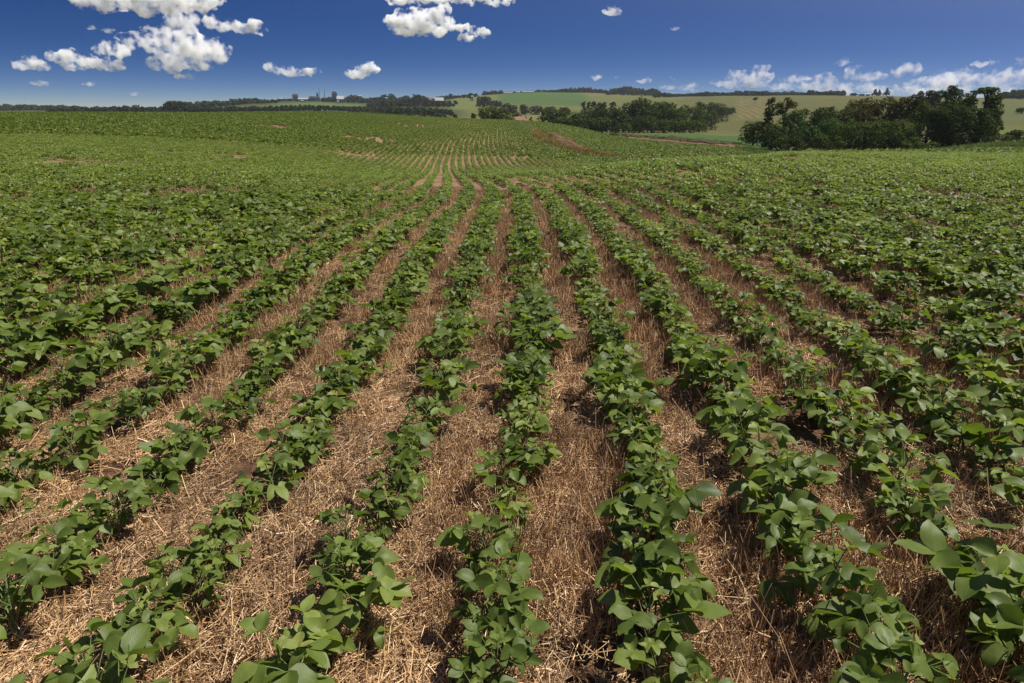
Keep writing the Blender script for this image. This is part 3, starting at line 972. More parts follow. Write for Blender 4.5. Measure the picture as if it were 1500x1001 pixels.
G2 = "trees of the middle wood beyond the gully"
desc = [
    (805, 158, 32, 300, 'round', 'dark', "dark tree at the left end of the middle wood"),
    (823, 160, 30, 296, 'round', 'dark', "dark tree second from the middle wood's left end"),
    (845, 163, 28, 290, 'round', 'dark', "low dark tree third from the middle wood's left end"),
    (864, 159, 34, 298, 'round', 'dark', "rounded tree below the short hedge block in the middle wood"),
    (882, 157, 34, 292, 'round', 'dark', "tree in the middle wood just below two round lone trees"),
    (902, 158, 38, 285, 'mass', 'dark', "wide dark tree at the front of the middle wood"),
    (922, 147, 34, 310, 'round', 'dark', "tall round tree at the middle wood's highest hump"),
    (938, 142, 40, 315, 'mass', 'dark', "tallest broad tree at the middle wood's highest hump"),
    (955, 145, 34, 316, 'round', 'dark', "round tree just right of the middle wood's tallest tree"),
    (974, 148, 40, 306, 'mass', 'dark', "broad tree on the right slope of the middle wood's hump"),
    (990, 156, 34, 296, 'round', 'dark', "round tree in the centre right of the middle wood"),
    (1010, 153, 34, 350, 'round', 'dark', "round tree with a pale edge in the middle wood's right half"),
    (1025, 149, 26, 400, 'tall', 'dark', "upright tree standing above the middle wood's right half"),
    (1045, 150, 34, 470, 'round', 'dark', "domed tree near the middle wood's right end"),
    (1062, 157, 28, 540, 'round', 'dark', "small tree at the right tip of the middle wood"),
    (1034, 166, 34, 380, 'round', 'dark', "low tree at the front right of the middle wood"),
    (1013, 176, 46, 282, 'mass', 'dark', "low spreading shrubby tree at the front right of the middle wood"),
    (975, 175, 54, 280, 'mass', 'dark', "low spreading tree along the front edge of the middle wood"),
    (944, 170, 46, 282, 'mass', 'dark', "dense front tree below the middle wood's tallest tree"),
    (913, 180, 30, 276, 'bush', 'dark', "bushy low tree at the front edge left of the wood's hump"),
    (860, 172, 44, 282, 'mass', 'dark', "dense front tree in the middle wood's left half"),
    (828, 171, 40, 288, 'mass', 'dark', "dense low front tree at the middle wood's left end"),
    (883, 172, 40, 280, 'mass', 'dark', "dark front tree in shadow left of the wood's wide tree"),
]
for px, yt, w, d, k, m, lab in desc:
    tree("tree", lab, px, yt, w, d, k, m, .03, group=G2)
tree("tree", "round lone tree, the left one of two above the middle wood", 883, 146, 13, 430, 'round', 'dark', .1)
tree("tree", "round lone tree, the right one of two above the middle wood", 897, 146, 12, 430, 'round', 'dark', .1)
tree("tree", "dark dome-shaped tree beside the red-brown shed", 717, 155, 34, 255, 'round', 'dark', .03)
tree("tree", "dull green tree between the dark dome tree and the shed", 732, 158, 26, 258, 'round', 'dark', .04)
bush("bush", "yellow-green bush against the left end of the shed", 744, 164, 22, 250, 'yellow')
bush("bush", "reddish bush rising behind the shed roof", 758, 164, 16, 262, 'brown')
tree("tree", "tiny lollipop tree on the crest left of the dark dome tree", 694, 166, 8, 240, 'round', 'dark', .4)
tree("tree", "tiny brown tree on the crest further left along the yellow strip", 667, 166, 6, 260, 'round', 'brown', .2)
bush("bush", "tiny dark bush on the yellow strip right of the shed", 778, 169, 5, 270, 'dark')
bush("bush", "tiny brown bush just right of the shed's end wall", 770, 168, 4, 262, 'brown')
tree("tree", "dark rounded tree where the far green hill meets the olive slope", 711, 141, 20, 930, 'mass', 'far', .03)
tree("tree", "dark tree beside the small white house on the far slope", 690, 136, 5, 1150, 'round', 'far', .2)
for i, (px, yt, w, lab) in enumerate([(742, 151, 16, "tallest tree of the bushy line below the far green hill"),
                                     (752, 154, 14, "tree right of the tallest in the bushy line below the far hill"),
                                     (768, 153, 16, "dark bushy tree in the middle of the line below the far hill"),
                                     (786, 155, 20, "bushy tree in the right half of the line below the far hill"),
                                     (806, 156, 20, "low bushy tree towards the right end of the hedge line"),
                                     (826, 157, 18, "last low tree at the hedge line's right end")]):
    tree("tree", lab, px, yt, w, 640, 'round', 'far', .02, group="trees in the line below the far hill")
for px, yt, w, lab in [(1244, 137, 9, "dark round tree on the right skyline left of the white shed"),
                       (1256, 139, 7, "small dark tree on the right skyline next to the white shed"),
                       (1275, 131, 7, "pointed tree, first of three right of the white shed"),
                       (1281, 132, 6, "pointed tree, second of three right of the white shed"),
                       (1292, 129, 8, "tallest pointed tree of three right of the white shed")]:
    tree("tree", lab, px, yt, w, 960, 'cone' if 'pointed' in lab else 'round', 'far', .05, group="single trees on the right skyline")


# woods that read as one dark mass along the skyline
def wood(name, label, tops, d, spread=60, step=7, mat='far', kinds=('round', 'mass', 'tall'), depth_rows=3, seed=0):
    r = np.random.default_rng(900 + seed)
    Vs, Fs, ts, n0 = [], [], [], 0
    tb = Tubes(5)
    xs = [p for p, _ in tops]; ys = [t for _, t in tops]
    for row in range(depth_rows):
        px = xs[0] + r.uniform(0, step * .6)
        while px < xs[-1]:
            dd_ = d + (row - .5 * (depth_rows - 1)) * spread + r.uniform(-.3, .3) * spread
            x, y, z = at(px, dd_)
            yt = np.interp(px, xs, ys) + r.normal(.6, .9) + (0 if row == depth_rows - 1 else 1.2)
            h = max(EYE + dd_ * ray(px, yt)[1] - z, 3.0)
            w = min(step * r.uniform(1.1, 2.1) / 1056 * dd_, h * 1.5)
            leaf = max(.6, dd_ * .0016)
            k = kinds[r.integers(len(kinds))]
            n = int(np.clip(1.9 * w * h / leaf ** 2, 90, 700))
            V, F, t, C, RAD = crown_mesh(r, w, h, h * .04, k, n, leaf)
            V = V + np.array([x, y, z])
            Vs.append(V); Fs.append(F + n0); ts.append(t); n0 += len(V)
            tb.add([(x, y, z - .5), (x, y, z + h * .5)], [.3, .15])
            px += step * r.uniform(.7, 1.3)
    me = mesh_np(name, np.concatenate(Vs), np.concatenate(Fs), smooth=False); face_attr(me, "tint", np.concatenate(ts))
    o = link(name, me, M_TREE[mat]); tag(o, label, kind='stuff')
    link("trunks", tb.mesh("trunks", M_BARK), None, o)['kind'] = 'stuff'
    return o


wood("far_left_wood", "thin dark wood along the far left skyline", [(-80, 154), (0, 154), (40, 153.5), (80, 155), (130, 156)], 1500, 90, 6, seed=1)
wood("left_wood", "dark wood with pale gaps behind the field on the left", [(76, 158), (120, 157), (180, 156), (230, 156), (300, 157), (345, 160)], 900, 60, 8, seed=2)
wood("dark_copse", "dense black-green copse rising from the left wood", [(246, 149), (252, 146), (268, 145), (280, 149)], 860, 20, 5, kinds=('mass',), seed=3)
wood("ridge_wood", "wooded ridge left of the factory", [(278, 152), (300, 149), (340, 147), (370, 143), (395, 146), (408, 148)], 1250, 60, 6, seed=4)
wood("hedge_wood", "dark hedge wood below the factory slope", [(280, 157), (330, 158), (370, 156), (430, 157), (500, 156), (560, 157), (570, 158)], 820, 40, 7, seed=5)
wood("factory_wood", "trees scattered among the factory buildings", [(408, 149), (430, 148), (452, 149), (462, 144), (486, 142), (500, 146), (508, 142), (524, 139), (535, 144), (560, 142), (575, 136), (582, 143), (600, 141)], 1340, 40, 7, seed=6)
wood("central_wood", "dark wood stretching down the slope right of the factory", [(540, 152), (570, 147), (600, 144), (614, 137), (622, 140), (632, 143), (650, 148), (666, 152), (670, 158)], 1020, 60, 7, seed=7, depth_rows=3)
wood("valley_wood", "dark valley wood just over the field's crest", [(515, 160), (560, 157), (600, 157), (640, 158), (660, 161), (664, 166)], 700, 60, 8, seed=8, depth_rows=3)
wood("hill_wood", "line of trees on the skyline above the olive slope", [(640, 142), (660, 139), (672, 140), (688, 141), (700, 141)], 1320, 40, 5, seed=9)
wood("plantation", "flat-topped dark plantation on the far hill", [(708, 135), (714, 133), (733, 133.5), (737, 136)], 1380, 50, 5, kinds=('mass',), seed=10)
wood("farm_trees", "dark trees around the white farm sheds on the hilltop", [(737, 136), (760, 135), (780, 135), (790, 132), (800, 134)], 1560, 40, 5, seed=11)
wood("pine_row", "row of dark pines along the hilltop", [(795, 135), (812, 131), (830, 129), (850, 128), (872, 130), (888, 133)], 1450, 60, 5, kinds=('cone', 'tall', 'round'), seed=12)
wood("skyline_wood", "high dark wood on the skyline behind the middle wood", [(888, 133), (902, 128), (915, 125.5), (930, 129), (946, 131), (953, 127), (962, 133)], 1350, 60, 6, seed=13)
wood("skyline_trees", "long dark line of trees along the right skyline", [(955, 133), (985, 138), (1010, 138), (1030, 134), (1060, 136), (1100, 132), (1130, 135), (1168, 134)], 1200, 60, 6, seed=14)
wood("eucalyptus_wood", "evenly tall dark wood on the right skyline", [(1172, 137), (1182, 133), (1200, 134), (1232, 133)], 1100, 40, 5, kinds=('tall', 'mass'), seed=15)
wood("right_wood", "dark wood on the skyline at the photo's right border", [(1456, 136), (1470, 135), (1480, 131), (1500, 132), (1560, 131)], 900, 40, 7, seed=16)
wood("hillside_hedge", "short dense hedge block on the slope above the middle wood", [(853, 145), (862, 144), (876, 147), (880, 149)], 520, 12, 6, kinds=('mass',), seed=17, depth_rows=1)
wood("slope_hedge", "dark hedge running down from the dark dome tree on the hill", [(700, 139), (715, 141), (722, 145), (735, 149)], 900, 20, 5, seed=18, depth_rows=1)

# ------------------------------------------------------------------ buildings on the far hills
M_WHITE = noise_mat("white_paint", (0.26, 0.255, 0.245), (0.34, 0.335, 0.32), .6, .7, .1)
M_ROOFW = noise_mat("pale_roof", (0.26, 0.26, 0.255), (0.34, 0.34, 0.33), .4, .5, .1)
M_GREY = noise_mat("concrete", (0.26, 0.26, 0.26), (0.38, 0.375, 0.37), .5, .8, .2)
M_STEEL = noise_mat("blue_grey_cladding", (0.20, 0.23, 0.26), (0.28, 0.31, 0.34), .5, .6, .1)
M_RUST = noise_mat("rust", (0.12, 0.055, 0.04), (0.19, 0.085, 0.06), .8, .85, .2)
M_TILE = noise_mat("clay_tiles", (0.15, 0.075, 0.05), (0.24, 0.12, 0.085), .8, .85, .2)
M_DARK = noise_mat("dark_opening", (0.02, 0.02, 0.022), (0.035, 0.035, 0.035), 1, .6, .1)


def bm_box(bm, x0, x1, y0, y1, z0, z1):
    v = [bm.verts.new(p) for p in ((x0, y0, z0), (x1, y0, z0), (x1, y1, z0), (x0, y1, z0), (x0, y0, z1), (x1, y0, z1), (x1, y1, z1), (x0, y1, z1))]
    for f in ((3, 2, 1, 0), (4, 5, 6, 7), (0, 1, 5, 4), (1, 2, 6, 5), (2, 3, 7, 6), (3, 0, 4, 7)):
        bm.faces.new([v[i] for i in f])


def bm_obj(name, bm, mat, parent=None):
    me = bpy.data.meshes.new(name); bm.normal_update(); bm.to_mesh(me); bm.free()
    return link(name, me, mat, parent)


def house(name, label, px, ytop, wpx, d, wall=M_WHITE, roof=M_ROOFW, depth=9, pitch=.28, cat='building', group=None, ybase=None, turn=0.0, door=True):
    x, y, z = at(px, d)
    H = max(EYE + d * ray(px, ytop)[1] - z, 2.6)
    w = wpx / 1056 * d
    o = thing(name, label, cat, (x, y, z), -math.atan2(x, y) + turn, group)
    rise = min(depth * .5 * pitch, H * .45); hw = H - rise
    bm = bmesh.new()
    a, b_ = w / 2, depth / 2
    v = [bm.verts.new(p) for p in ((-a, -b_, -2), (a, -b_, -2), (a, b_, -2), (-a, b_, -2), (-a, -b_, hw), (a, -b_, hw), (a, b_, hw), (-a, b_, hw), (-a, 0, H - .12), (a, 0, H - .12))]
    for f in ((0, 1, 5, 4), (2, 3, 7, 6), (1, 2, 6, 9, 5), (3, 0, 4, 8, 7)): bm.faces.new([v[i] for i in f])
    bm_obj("wall", bm, wall, o)
    bm = bmesh.new()
    e, t = .5, .14
    sl = rise / b_
    for s in (-1, 1):
        pts = [(-a - e, s * (b_ + e), hw - e * sl), (a + e, s * (b_ + e), hw - e * sl), (a + e, 0, H), (-a - e, 0, H)]
        lo = [bm.verts.new(p) for p in pts]; up = [bm.verts.new((p[0], p[1], p[2] + t)) for p in pts]
        bm.faces.new(lo); bm.faces.new(up[::-1])
        for i in range(4): bm.faces.new((lo[i], up[i], up[(i + 1) % 4], lo[(i + 1) % 4]))
    bm_obj("roof", bm, roof, o)
    if door:
        bm = bmesh.new(); bm_box(bm, -w * .12, w * .12, -b_ - .06, -b_ + .05, .0, hw * .7); bm_obj("door", bm, M_DARK, o)
        for s in (-.34, .34):
            bm = bmesh.new(); bm_box(bm, w * (s - .06), w * (s + .06), -b_ - .05, -b_ + .05, hw * .4, hw * .75); bm_obj("window", bm, M_DARK, o)
    return o


def tower(name, label, px, ytop, wpx, d, mat, depth=8, cap=None, cat='tower', bands=3):
    x, y, z = at(px, d)
    H = EYE + d * ray(px, ytop)[1] - z; w = wpx / 1056 * d
    o = thing(name, label, cat, (x, y, z), -math.atan2(x, y))
    bm = bmesh.new(); bm_box(bm, -w / 2, w / 2, -depth / 2, depth / 2, -2, H * .9); bm_obj("shaft", bm, mat, o)
    bm = bmesh.new(); bm_box(bm, -w * .36, w * .30, -depth * .3, depth * .3, H * .9, H); bm_obj("head_house", bm, cap or mat, o)
    for i in range(bands):
        bm = bmesh.new(); zz = H * (.25 + .2 * i)
        bm_box(bm, -w * .38, w * .38, -depth / 2 - .06, -depth / 2 + .05, zz, zz + H * .07); bm_obj("window", bm, M_DARK, o)
    return o


def stack(name, label, px, ytop, wpx, d, mat, cat='chimney'):
    x, y, z = at(px, d)
    H = EYE + d * ray(px, ytop)[1] - z; rr = wpx / 1056 * d / 2
    o = thing(name, label, cat, (x, y, z))
    tb = Tubes(12); tb.add([(0, 0, -2), (0, 0, H * .5), (0, 0, H)], [rr * 1.25, rr, rr * .85]); link("shaft", tb.mesh("shaft", mat), None, o)
    tb = Tubes(12); tb.add([(0, 0, H - 1.2), (0, 0, H + .1)], [rr * 1.1, rr * 1.1]); link("rim", tb.mesh("rim", M_GREY), None, o)
    return o


FD = 1300
house("house", "small white house at the left end of the factory site", 407, 145, 4, FD, depth=7)
house("house", "white cubic house second from the left end of the factory site", 416, 144, 4, FD - 10, depth=7)
tower("silo_tower", "dark grey block tower at the factory's left side", 436, 137.5, 8, FD + 10, M_GREY)
house("shed", "white roofed shed right of the grey block tower", 447, 144, 13, FD - 15, M_GREY, M_ROOFW, depth=12)
house("shed", "pale small gable building in front of the white roofed shed", 446, 148, 3, FD - 60, depth=6)
tower("factory_hall", "low grey hall left of the two factory chimneys", 461, 141, 10, FD + 20, M_GREY, depth=14, bands=2, cat='hall')
tower("silo_tower", "slim grey tower standing against the left chimney", 468.4, 135.8, 3, FD, M_GREY, depth=5)
stack("chimney", "taller dark thin chimney, the left one of the factory's pair", 471.6, 128.5, 1.1, FD, M_STEEL)
stack("chimney", "shorter dark thin chimney, the right one of the factory's pair", 479, 132, 1.2, FD, M_STEEL)
tower("silo_tower", "tall blue-grey clad building right of the chimneys", 493, 134.5, 7.5, FD + 10, M_STEEL, depth=12, cap=M_RUST, cat='building')
house("shed", "bright white roofed shed at the factory's right side", 501, 141, 9, FD - 30, M_GREY, M_WHITE, depth=16, pitch=.6)
house("house", "tiny white house below the right shed", 497.5, 148, 2.4, FD - 80, depth=6, door=False)
house("house", "small white house right of the factory beside a dark tree", 530, 140, 4, FD, depth=7)
house("house", "little white house at the wood's edge right of the factory", 568, 143, 3, FD - 100, depth=6, door=False)
house("farmhouse", "farmhouse with a pale slanted roof in the central wood", 644, 143.2, 13, 1000, M_TILE, M_WHITE, depth=11, pitch=.7)
house("farmhouse", "farmhouse with a clay roof half hidden left of the pale roof", 630, 143.5, 8, 1015, M_TILE, M_TILE, depth=9, pitch=.6, door=False)
house("house", "small white house beside a dark tree on the far olive slope", 692.4, 140.6, 2.6, 1120, depth=6, door=False)
house("shed", "long pale shed at the left of the hilltop farm", 744, 136.6, 12, 1500, M_WHITE, M_ROOFW, depth=12)
house("shed", "short white shed between the two long ones of the hilltop farm", 759, 136.6, 5, 1495, depth=10)
house("shed", "largest white shed on the hilltop farm", 773, 134.6, 16, 1490, depth=14)
house("house", "tiny white house at the right end of the hilltop farm", 795, 136.4, 3, 1480, depth=7, door=False)
house("shed", "white shed on the right skyline between dark trees", 1265, 137, 5, 940, depth=8)
house("shed", "red-brown open shed beside the yellow-green bush", 759, 171.4, 17, 256, M_RUST, M_TILE, depth=5, pitch=.5, turn=.25)

# ------------------------------------------------------------------ eroded gully and dirt track
M_SOIL = noise_mat("red_soil", (0.026, 0.012, 0.006), (0.17, 0.085, 0.042), .9, .95, .8)
M_BANK = noise_mat("bank_turf", (0.03, 0.032, 0.012), (0.06, 0.055, 0.022), 1.4, .95, .8)
M_TRACK = noise_mat("track_soil", (0.09, 0.042, 0.024), (0.19, 0.09, 0.052), .8, .95, .4)


def strip(name, pts, half, mat, lift, prof, sub=10, noise=.0, label=None):
    """a ribbon that follows the ground; prof = [(offset across as a share of half, height)]"""
    P = np.array([p[:2] for p in pts]); s = np.arange(len(P))
    ss = np.linspace(0, len(P) - 1, (len(P) - 1) * sub + 1)
    X_, Y_ = pchip(s, P[:, 0], ss), pchip(s, P[:, 1], ss)
    tx, ty = np.gradient(X_), np.gradient(Y_); L = np.hypot(tx, ty); tx, ty = tx / L, ty / L
    hw = np.interp(ss, s, half) if np.ndim(half) else np.full(len(ss), half)
    V = []
    fade = np.clip(np.minimum(np.arange(len(ss)), np.arange(len(ss))[::-1]) / 6, 0, 1)
    for o_, hh in prof:
        xx, yy = X_ + ty * hw * o_, Y_ - tx * hw * o_
        xx = xx + (vnoise(xx * 1.1, yy * 1.1, seed=5) - .5) * noise * 2
        V.append(np.stack([xx, yy, zmap(xx, yy) + lift + hh * fade * np.minimum(1, hw / max(np.max(half) * .8, .1)) * (1 + (vnoise(xx * .9, yy * .9, seed=8) - .5) * 1.2)], -1))
    V = np.stack(V, 1); n, k = V.shape[:2]
    idx = np.arange(n * k).reshape(n, k)
    F = np.stack([idx[:-1, :-1], idx[1:, :-1], idx[1:, 1:], idx[:-1, 1:]], -1).reshape(-1, 4)
    o = link(name, mesh_np(name, V.reshape(-1, 3), F), mat)
    return tag(o, label, kind='structure')


gully_px = [(797, 197), (806, 203), (822, 213), (842, 222), (866, 228), (890, 232), (920, 236), (945, 238)]
gp = [ground_hit(*p, dmin=30) for p in gully_px]
strip("gully_bank", gp, [1.1, 1.9, 1.8, 1.5, 1.2, 1.0, .8, .5], M_SOIL, .02,
      [(-1.6, .0), (-1.1, .12), (-.6, .34), (-.2, .32), (-.05, .0), (.3, -.02), (.5, .10), (.8, .08), (1.1, .0), (1.5, -.05)][::-1], 14, .5)
track_px = [(892, 202.5), (925, 204), (960, 206.5), (1000, 210), (1040, 213.5), (1085, 217.5)]
tp = [ground_hit(*p, dmin=60) for p in track_px]
print('track', [round(math.hypot(p[0], p[1])) for p in tp], 'gully', [round(math.hypot(p[0], p[1])) for p in gp])
strip("dirt_track", tp, [1.6, 2.2, 2.8, 3.2, 3.2, 2.6], M_TRACK, .03, [(-1, .32), (-.3, .24), (.4, .08), (1, .0)], 12, .3)
strip("track_bank", [(p[0] * 1.032, p[1] * 1.032, 0) for p in tp], .8, M_BANK, .0, [(-1.3, .3), (-.8, .75), (0, .85), (1.3, .4)][::-1], 12, .3)

# dry grass on the gully, green verge on the track bank
def grass_tuft(seed, n, h, spread):
    r = np.random.default_rng(seed); V, F, t = [], [], []
    for i in range(n):
        a = r.uniform(0, 6.28); b_ = r.uniform(0, 6.28); rr = spread * math.sqrt(r.uniform()); hh = h * r.uniform(.4, 1.1); ln = r.uniform(.1, .6) * hh; w = .02 * h + .006
        p = np.array([rr * math.cos(a), rr * math.sin(a), 0]); d = np.array([math.cos(b_), math.sin(b_), 0]); q = np.array([-d[1], d[0], 0])
        k = len(V)
        V += [p - q * w, p + q * w, p + d * ln * .4 + q * w * .8 + [0, 0, hh * .65], p + d * ln * .4 - q * w * .8 + [0, 0, hh * .65]]
        V += [p + d * ln + [0, 0, hh] + q * w * .1, p + d * ln + [0, 0, hh] - q * w * .1]
        F += [(k, k + 1, k + 2, k + 3), (k + 3, k + 2, k + 4, k + 5)]; tt = r.uniform(); t += [tt, tt]
    me = mesh_np("tuft", np.array(V), np.array(F), smooth=False); face_attr(me, "tint", t)
    return me


M_DRY = leaf_material("dry_grass", [(0, (0.13, 0.085, 0.035)), (.5, (0.27, 0.18, 0.075)), (1, (0.42, 0.31, 0.15))], .25, .7, .2)
M_GRASS = leaf_material("green_grass", [(0, (0.05, 0.085, 0.02)), (.5, (0.085, 0.125, 0.028)), (1, (0.14, 0.17, 0.045))], .3, .6, .2)
dry = []
for i in range(4):
    me = grass_tuft(700 + i, 40, .36, .3); me.materials.append(M_DRY); dry.append(source("dry_tuft_source", me))
r = np.random.default_rng(71)
pts, sc = [], []
for i in range(330):
    f = r.beta(.7, 2.2) * (len(gp) - 1.01); k = int(f); u_ = f - k
    p = np.array(gp[k][:2]) * (1 - u_) + np.array(gp[k + 1][:2]) * u_
    d_ = np.array(gp[k + 1][:2]) - np.array(gp[k][:2]); d_ /= np.linalg.norm(d_); q = np.array([d_[1], -d_[0]])
    hw = np.interp(f, range(len(gp)), [1.1, 1.9, 1.8, 1.5, 1.2, 1.0, .8, .5])
    side = r.choice([-1.15, -.75, .85, 1.2], p=[.3, .35, .15, .2]) + r.normal(0, .22)
    p = p + q * hw * -side
    pts.append((p[0], p[1], float(zmap(p[0], p[1])) + (.35 if -1.1 < side < -.3 else .02))); sc.append(r.uniform(.6, 1.4))
scatter("dry_grass", pts, np.stack([np.zeros(len(pts)), np.zeros(len(pts)), r.uniform(0, 6.28, len(pts))], -1), np.stack([sc] * 3, -1), r.integers(0, 4, len(pts)), dry,
        label="dry straw-coloured grass along the eroded gully")
green = []
for i in range(4):
    me = grass_tuft(720 + i, 45, .7, .6); me.materials.append(M_GRASS); green.append(source("grass_tuft_source", me))
pts, sc = [], []
for i in range(2600):
    px = r.uniform(1325, 1560); d = r.uniform(84, 120)
    x, y, z = at(px, d); pts.append((x, y, z)); sc.append(r.uniform(.5, 1.3))
for i in range(700):
    px = r.uniform(1080, 1330); d = r.uniform(78, 128)
    x, y, z = at(px, d); pts.append((x, y, z)); sc.append(r.uniform(.4, 1.0))
for i in range(500):
    f = r.uniform(0, len(tp) - 1.01); k = int(f); u_ = f - k
    p = (np.array(tp[k][:2]) * (1 - u_) + np.array(tp[k + 1][:2]) * u_) * (1.036 + r.uniform(-.006, .012))
    pts.append((p[0], p[1], float(zmap(*p)) + .5)); sc.append(r.uniform(.3, .6))
scatter("rough_grass", pts, np.stack([np.zeros(len(pts)), np.zeros(len(pts)), r.uniform(0, 6.28, len(pts))], -1), np.stack([sc] * 3, -1), r.integers(0, 4, len(pts)), green,
        label="rough green grass on the verge behind the field")

# ------------------------------------------------------------------ clouds
def cloud_material(dens, S):
    m, nt, out = new_mat("cloud_vapour")
    v = N(nt, "ShaderNodeVolumeScatter")
    v.inputs['Color'].default_value = (.94, .94, .95, 1); v.inputs['Anisotropy'].default_value = .1
    nz = N(nt, "ShaderNodeTexNoise"); nz.inputs['Scale'].default_value = 1.0 / (15.0 * S); nz.inputs['Detail'].default_value = 5; nz.inputs['Roughness'].default_value = .6
    nt.links.new(N(nt, "ShaderNodeTexCoord").outputs['Object'], nz.inputs['Vector'])
    k = math_n(nt, 'MULTIPLY', math_n(nt, 'SUBTRACT', nz.outputs[0], .485, clamp=True), dens * 8.0)
    nt.links.new(k, v.inputs['Density'])
    nt.links.new(v.outputs[0], out.inputs['Volume'])
    return m


def cloud(label, blobs, D, dens, seed, puff=.5, name="cloud"):
    """vapour puffs standing in the sky at distance D: each blob is (px, py, width, height) as seen in the photograph"""
    r = np.random.default_rng(seed)
    S = D / 1056.0
    cx = sum(b_[0] for b_ in blobs) / len(blobs); cyy = sum(b_[1] for b_ in blobs) / len(blobs)
    az, t = ray(cx, cyy)
    o_ = Vector((D * math.sin(az), D * math.cos(az), EYE + D * t))
    bm = bmesh.new()
    for bx, by, bw, bh in blobs:
        k = max(5, int(9 * bw / max(bh, 1)))
        for i in range(k):
            f = (i + .5) / k * 2 - 1
            env = math.sqrt(max(.05, 1 - f * f))
            rr = bh * .5 * (.45 + .5 * env) * r.uniform(.6, 1.05)
            X_ = (bx - cx + f * bw * .5 * .92) * S; Z_ = (cyy - by + bh * (.5 * env * r.uniform(-.55, .75) * .6)) * S; Y_ = r.normal(0, .22) * bw * S * .6
            rr = max(rr, 1.2) * S
            bmesh.ops.create_icosphere(bm, subdivisions=2, radius=1, matrix=Matrix.Translation((X_, Y_, Z_)) @ Matrix.Diagonal((rr * r.uniform(.9, 1.3), rr, rr * .85, 1)))
            for q in range(3):
                a = r.uniform(0, 6.28); e = r.uniform(-.2, 1.3); r2 = rr * r.uniform(.3, .55)
                bmesh.ops.create_icosphere(bm, subdivisions=2, radius=r2, matrix=Matrix.Translation((X_ + rr * 1.0 * math.cos(a) * math.cos(e), Y_ + rr * .8 * math.sin(a) * math.cos(e), Z_ + rr * .75 * math.sin(e))))
    tmp = bpy.data.meshes.new("vapour"); bm.to_mesh(tmp); bm.free()
    to = bpy.data.objects.new("vapour", tmp); COL.objects.link(to)
    md = to.modifiers.new("fuse", 'REMESH'); md.mode = 'VOXEL'
    hmin = min(b_[3] for b_ in blobs)
    vs = S * .9; md.voxel_size = vs
    dg = bpy.context.evaluated_depsgraph_get()
    me = bpy.data.meshes.new_from_object(to.evaluated_get(dg), depsgraph=dg)
    bpy.data.objects.remove(to); bpy.data.meshes.remove(tmp)
    n = len(me.vertices)
    V = np.empty(n * 3, np.float32); me.vertices.foreach_get("co", V); V = V.reshape(-1, 3).astype(float)
    Nn = np.empty(n * 3, np.float32); me.vertices.foreach_get("normal", Nn); Nn = Nn.reshape(-1, 3)
    q = V / S
    a1 = np.abs(fbm(q[:, 0] / 9 + seed, q[:, 1] / 9, q[:, 2] / 9 + 40.5, seed=3, octv=2) - .5) * 2
    a2 = np.abs(vnoise(q[:, 0] / 3.2, q[:, 1] / 3.2, q[:, 2] / 3.2 + 9.5, seed=seed + 4) - .5) * 2
    a4 = np.abs(vnoise(q[:, 0] / 1.6, q[:, 1] / 1.6, q[:, 2] / 1.6 + 19.5, seed=seed + 6) - .5) * 2
    a3 = vnoise(q[:, 0] / 14 + 3.3, q[:, 1] / 14, q[:, 2] / 14 + 77.5, seed=seed + 9) - .5
    V = V + Nn * ((a1 * 7.0 + a2 * 3.2 + a4 * 1.4 + a3 * 8 - 3.6) * puff * S * min(1.3, .30 + hmin / 26))[:, None]
    me.vertices.foreach_set("co", V.astype(np.float32).ravel()); me.update()
    me.materials.clear(); me.materials.append(cloud_material(dens / S, S))
    me.polygons.foreach_set("use_smooth", np.ones(len(me.polygons), dtype=bool))
    o = link(name, me); o.location = o_
    o.rotation_euler = (0, 0, -az)
    return tag(o, label, 'cloud')


CD = 7000
cloud("largest white cloud, cut by the photo's top edge, upper left", [(205, 0, 150, 40), (240, -6, 130, 36), (165, 2, 70, 30)], 9000, .30, 1)
cloud("small cloud column hanging below the largest top-edge cloud", [(262, 34, 22, 36), (238, 45, 44, 14)], 8200, .14, 2)
cloud("big ragged grey-white cloud below the largest one", [(268, 72, 84, 44), (262, 92, 80, 26), (214, 66, 28, 30), (265, 108, 26, 10), (310, 76, 26, 30)], 7400, .16, 3)
cloud("lumpy white cloud right of the big ragged one", [(322, 36, 28, 22), (345, 40, 40, 18), (368, 38, 16, 24)], 6600, .22, 4)
cloud("white cloud with a flat grey base left of the big ragged one", [(118, 90, 46, 24), (150, 94, 44, 18), (162, 76, 36, 26)], 5600, .24, 5)
cloud("small white cloud low at the far left", [(45, 96, 34, 18)], 5200, .24, 6)
cloud("little cloud just below the small far left one", [(58, 122, 20, 9)], 5600, .18, 7)
cloud("little slanting cloud low between the left clouds", [(130, 124, 18, 7)], 6400, .15, 8)
cloud("tiny round puff above the flat-based cloud", [(135, 42, 11, 10)], 6200, .16, 9)
cloud("tiny thin puff right of the round one", [(159, 45, 18, 7)], 6800, .12, 10)
cloud("tiny faint puff low over the left wood", [(197, 137, 12, 6)], 7000, .10, 11)
cloud("long low cloud above the factory's left side", [(404, 102, 26, 17), (428, 106, 30, 15), (452, 105, 28, 14)], 8000, .17, 12)
cloud("compact white cloud above the factory's right side", [(525, 108, 34, 15), (538, 102, 32, 18)], 7200, .26, 13)
cloud("wide white cloud cut by the photo's top edge at the centre", [(625, -2, 120, 20), (700, -2, 110, 18)], 8800, .28, 14)
cloud("brightest white cloud with a trailing tail at the top centre", [(606, 36, 60, 36), (636, 34, 50, 38), (672, 42, 50, 12), (700, 48, 28, 18), (680, 56, 20, 16)], 6400, .32, 15)
cloud("small lone white cloud high right of the centre", [(897, 17, 25, 14)], 7000, .24, 16)
cloud("faint wisp right of the small lone cloud", [(990, 42, 15, 6)], 7600, .08, 17)
BD = 13000
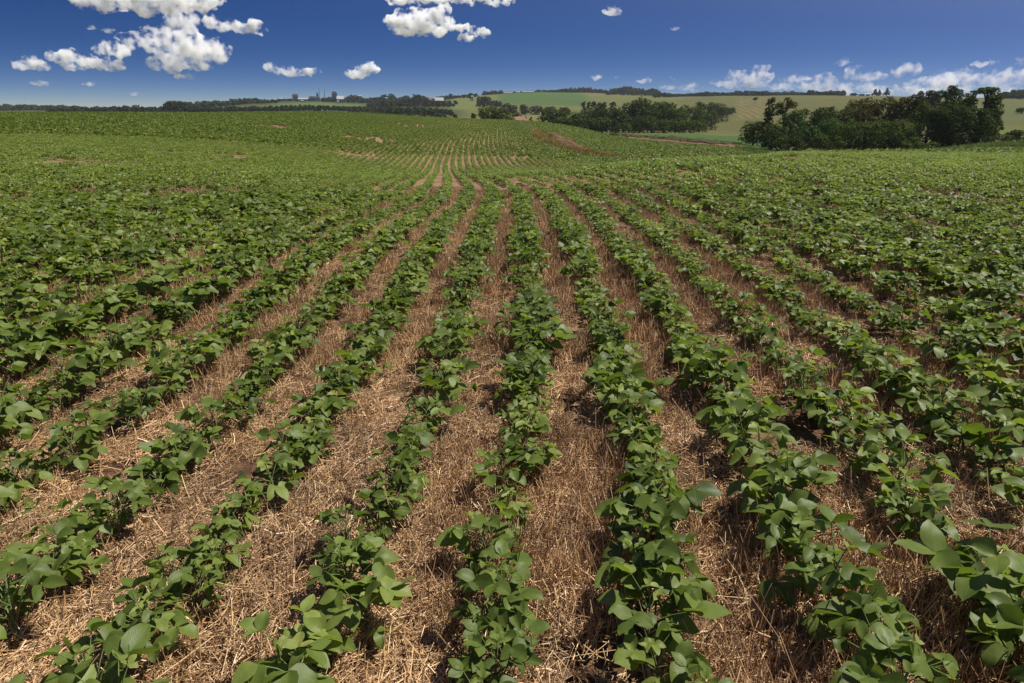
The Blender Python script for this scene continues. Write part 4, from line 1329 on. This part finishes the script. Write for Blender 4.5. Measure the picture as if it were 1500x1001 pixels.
cloud("small oval cloud over the pine row", [(875, 113, 17, 9)], BD, .16, 18)
cloud("tiny dot cloud right of the oval one", [(904, 114, 8, 5)], BD, .10, 19)
cloud("low oval cloud over the high skyline wood", [(942, 119, 22, 9)], BD, .15, 20)
cloud("low cloud next right of the skyline wood", [(982, 117, 20, 8), (1010, 128, 34, 12), (975, 128, 30, 8)], BD, 0.072, 21)
cloud("broad low cumulus left of the towering one", [(1055, 122, 30, 10), (1082, 112, 38, 20), (1085, 124, 50, 16)], BD, 0.096, 22)
cloud("towering cumulus low over the middle wood", [(1112, 102, 26, 12), (1116, 116, 22, 24), (1104, 120, 22, 16)], BD, 0.108, 23)
cloud("flat low cloud right of the towering cumulus", [(1160, 117, 50, 12), (1150, 127, 70, 12)], BD, 0.072, 24)
cloud("long pale bank of cloud low over the near grove", [(1216, 118, 40, 20), (1243, 94, 16, 16), (1234, 96, 8, 5), (1258, 104, 22, 12), (1272, 113, 50, 16), (1318, 107, 30, 18), (1372, 112, 44, 18), (1346, 122, 60, 18), (1250, 126, 110, 16), (1330, 130, 120, 14)], BD, 0.078, 25)
cloud("pale bank of cloud low at the photo's right border", [(1424, 116, 60, 20), (1470, 114, 50, 26), (1494, 98, 22, 20), (1440, 128, 110, 16), (1520, 112, 50, 30)], BD, 0.066, 26)
cloud("small bright puff above the right cloud bank", [(1438, 94, 18, 9), (1453, 92, 10, 7)], BD, .16, 27)

# ------------------------------------------------------------------ haze
def build_haze(top, dens):
    bm = bmesh.new(); bm_box(bm, -9500, 9500, -9500, 9500, -16, top)
    o = bm_obj("haze", bm, None)
    m, nt, out = new_mat("haze")
    v = N(nt, "ShaderNodeVolumePrincipled")
    v.inputs['Color'].default_value = (.80, .87, .97, 1); v.inputs['Density'].default_value = dens; v.inputs['Anisotropy'].default_value = .2
    nt.links.new(v.outputs[0], out.inputs['Volume'])
    o.data.materials.append(m)
    tag(o, "thin pale summer haze over the far hills", kind='stuff')


build_haze(75.0, 0.00007)
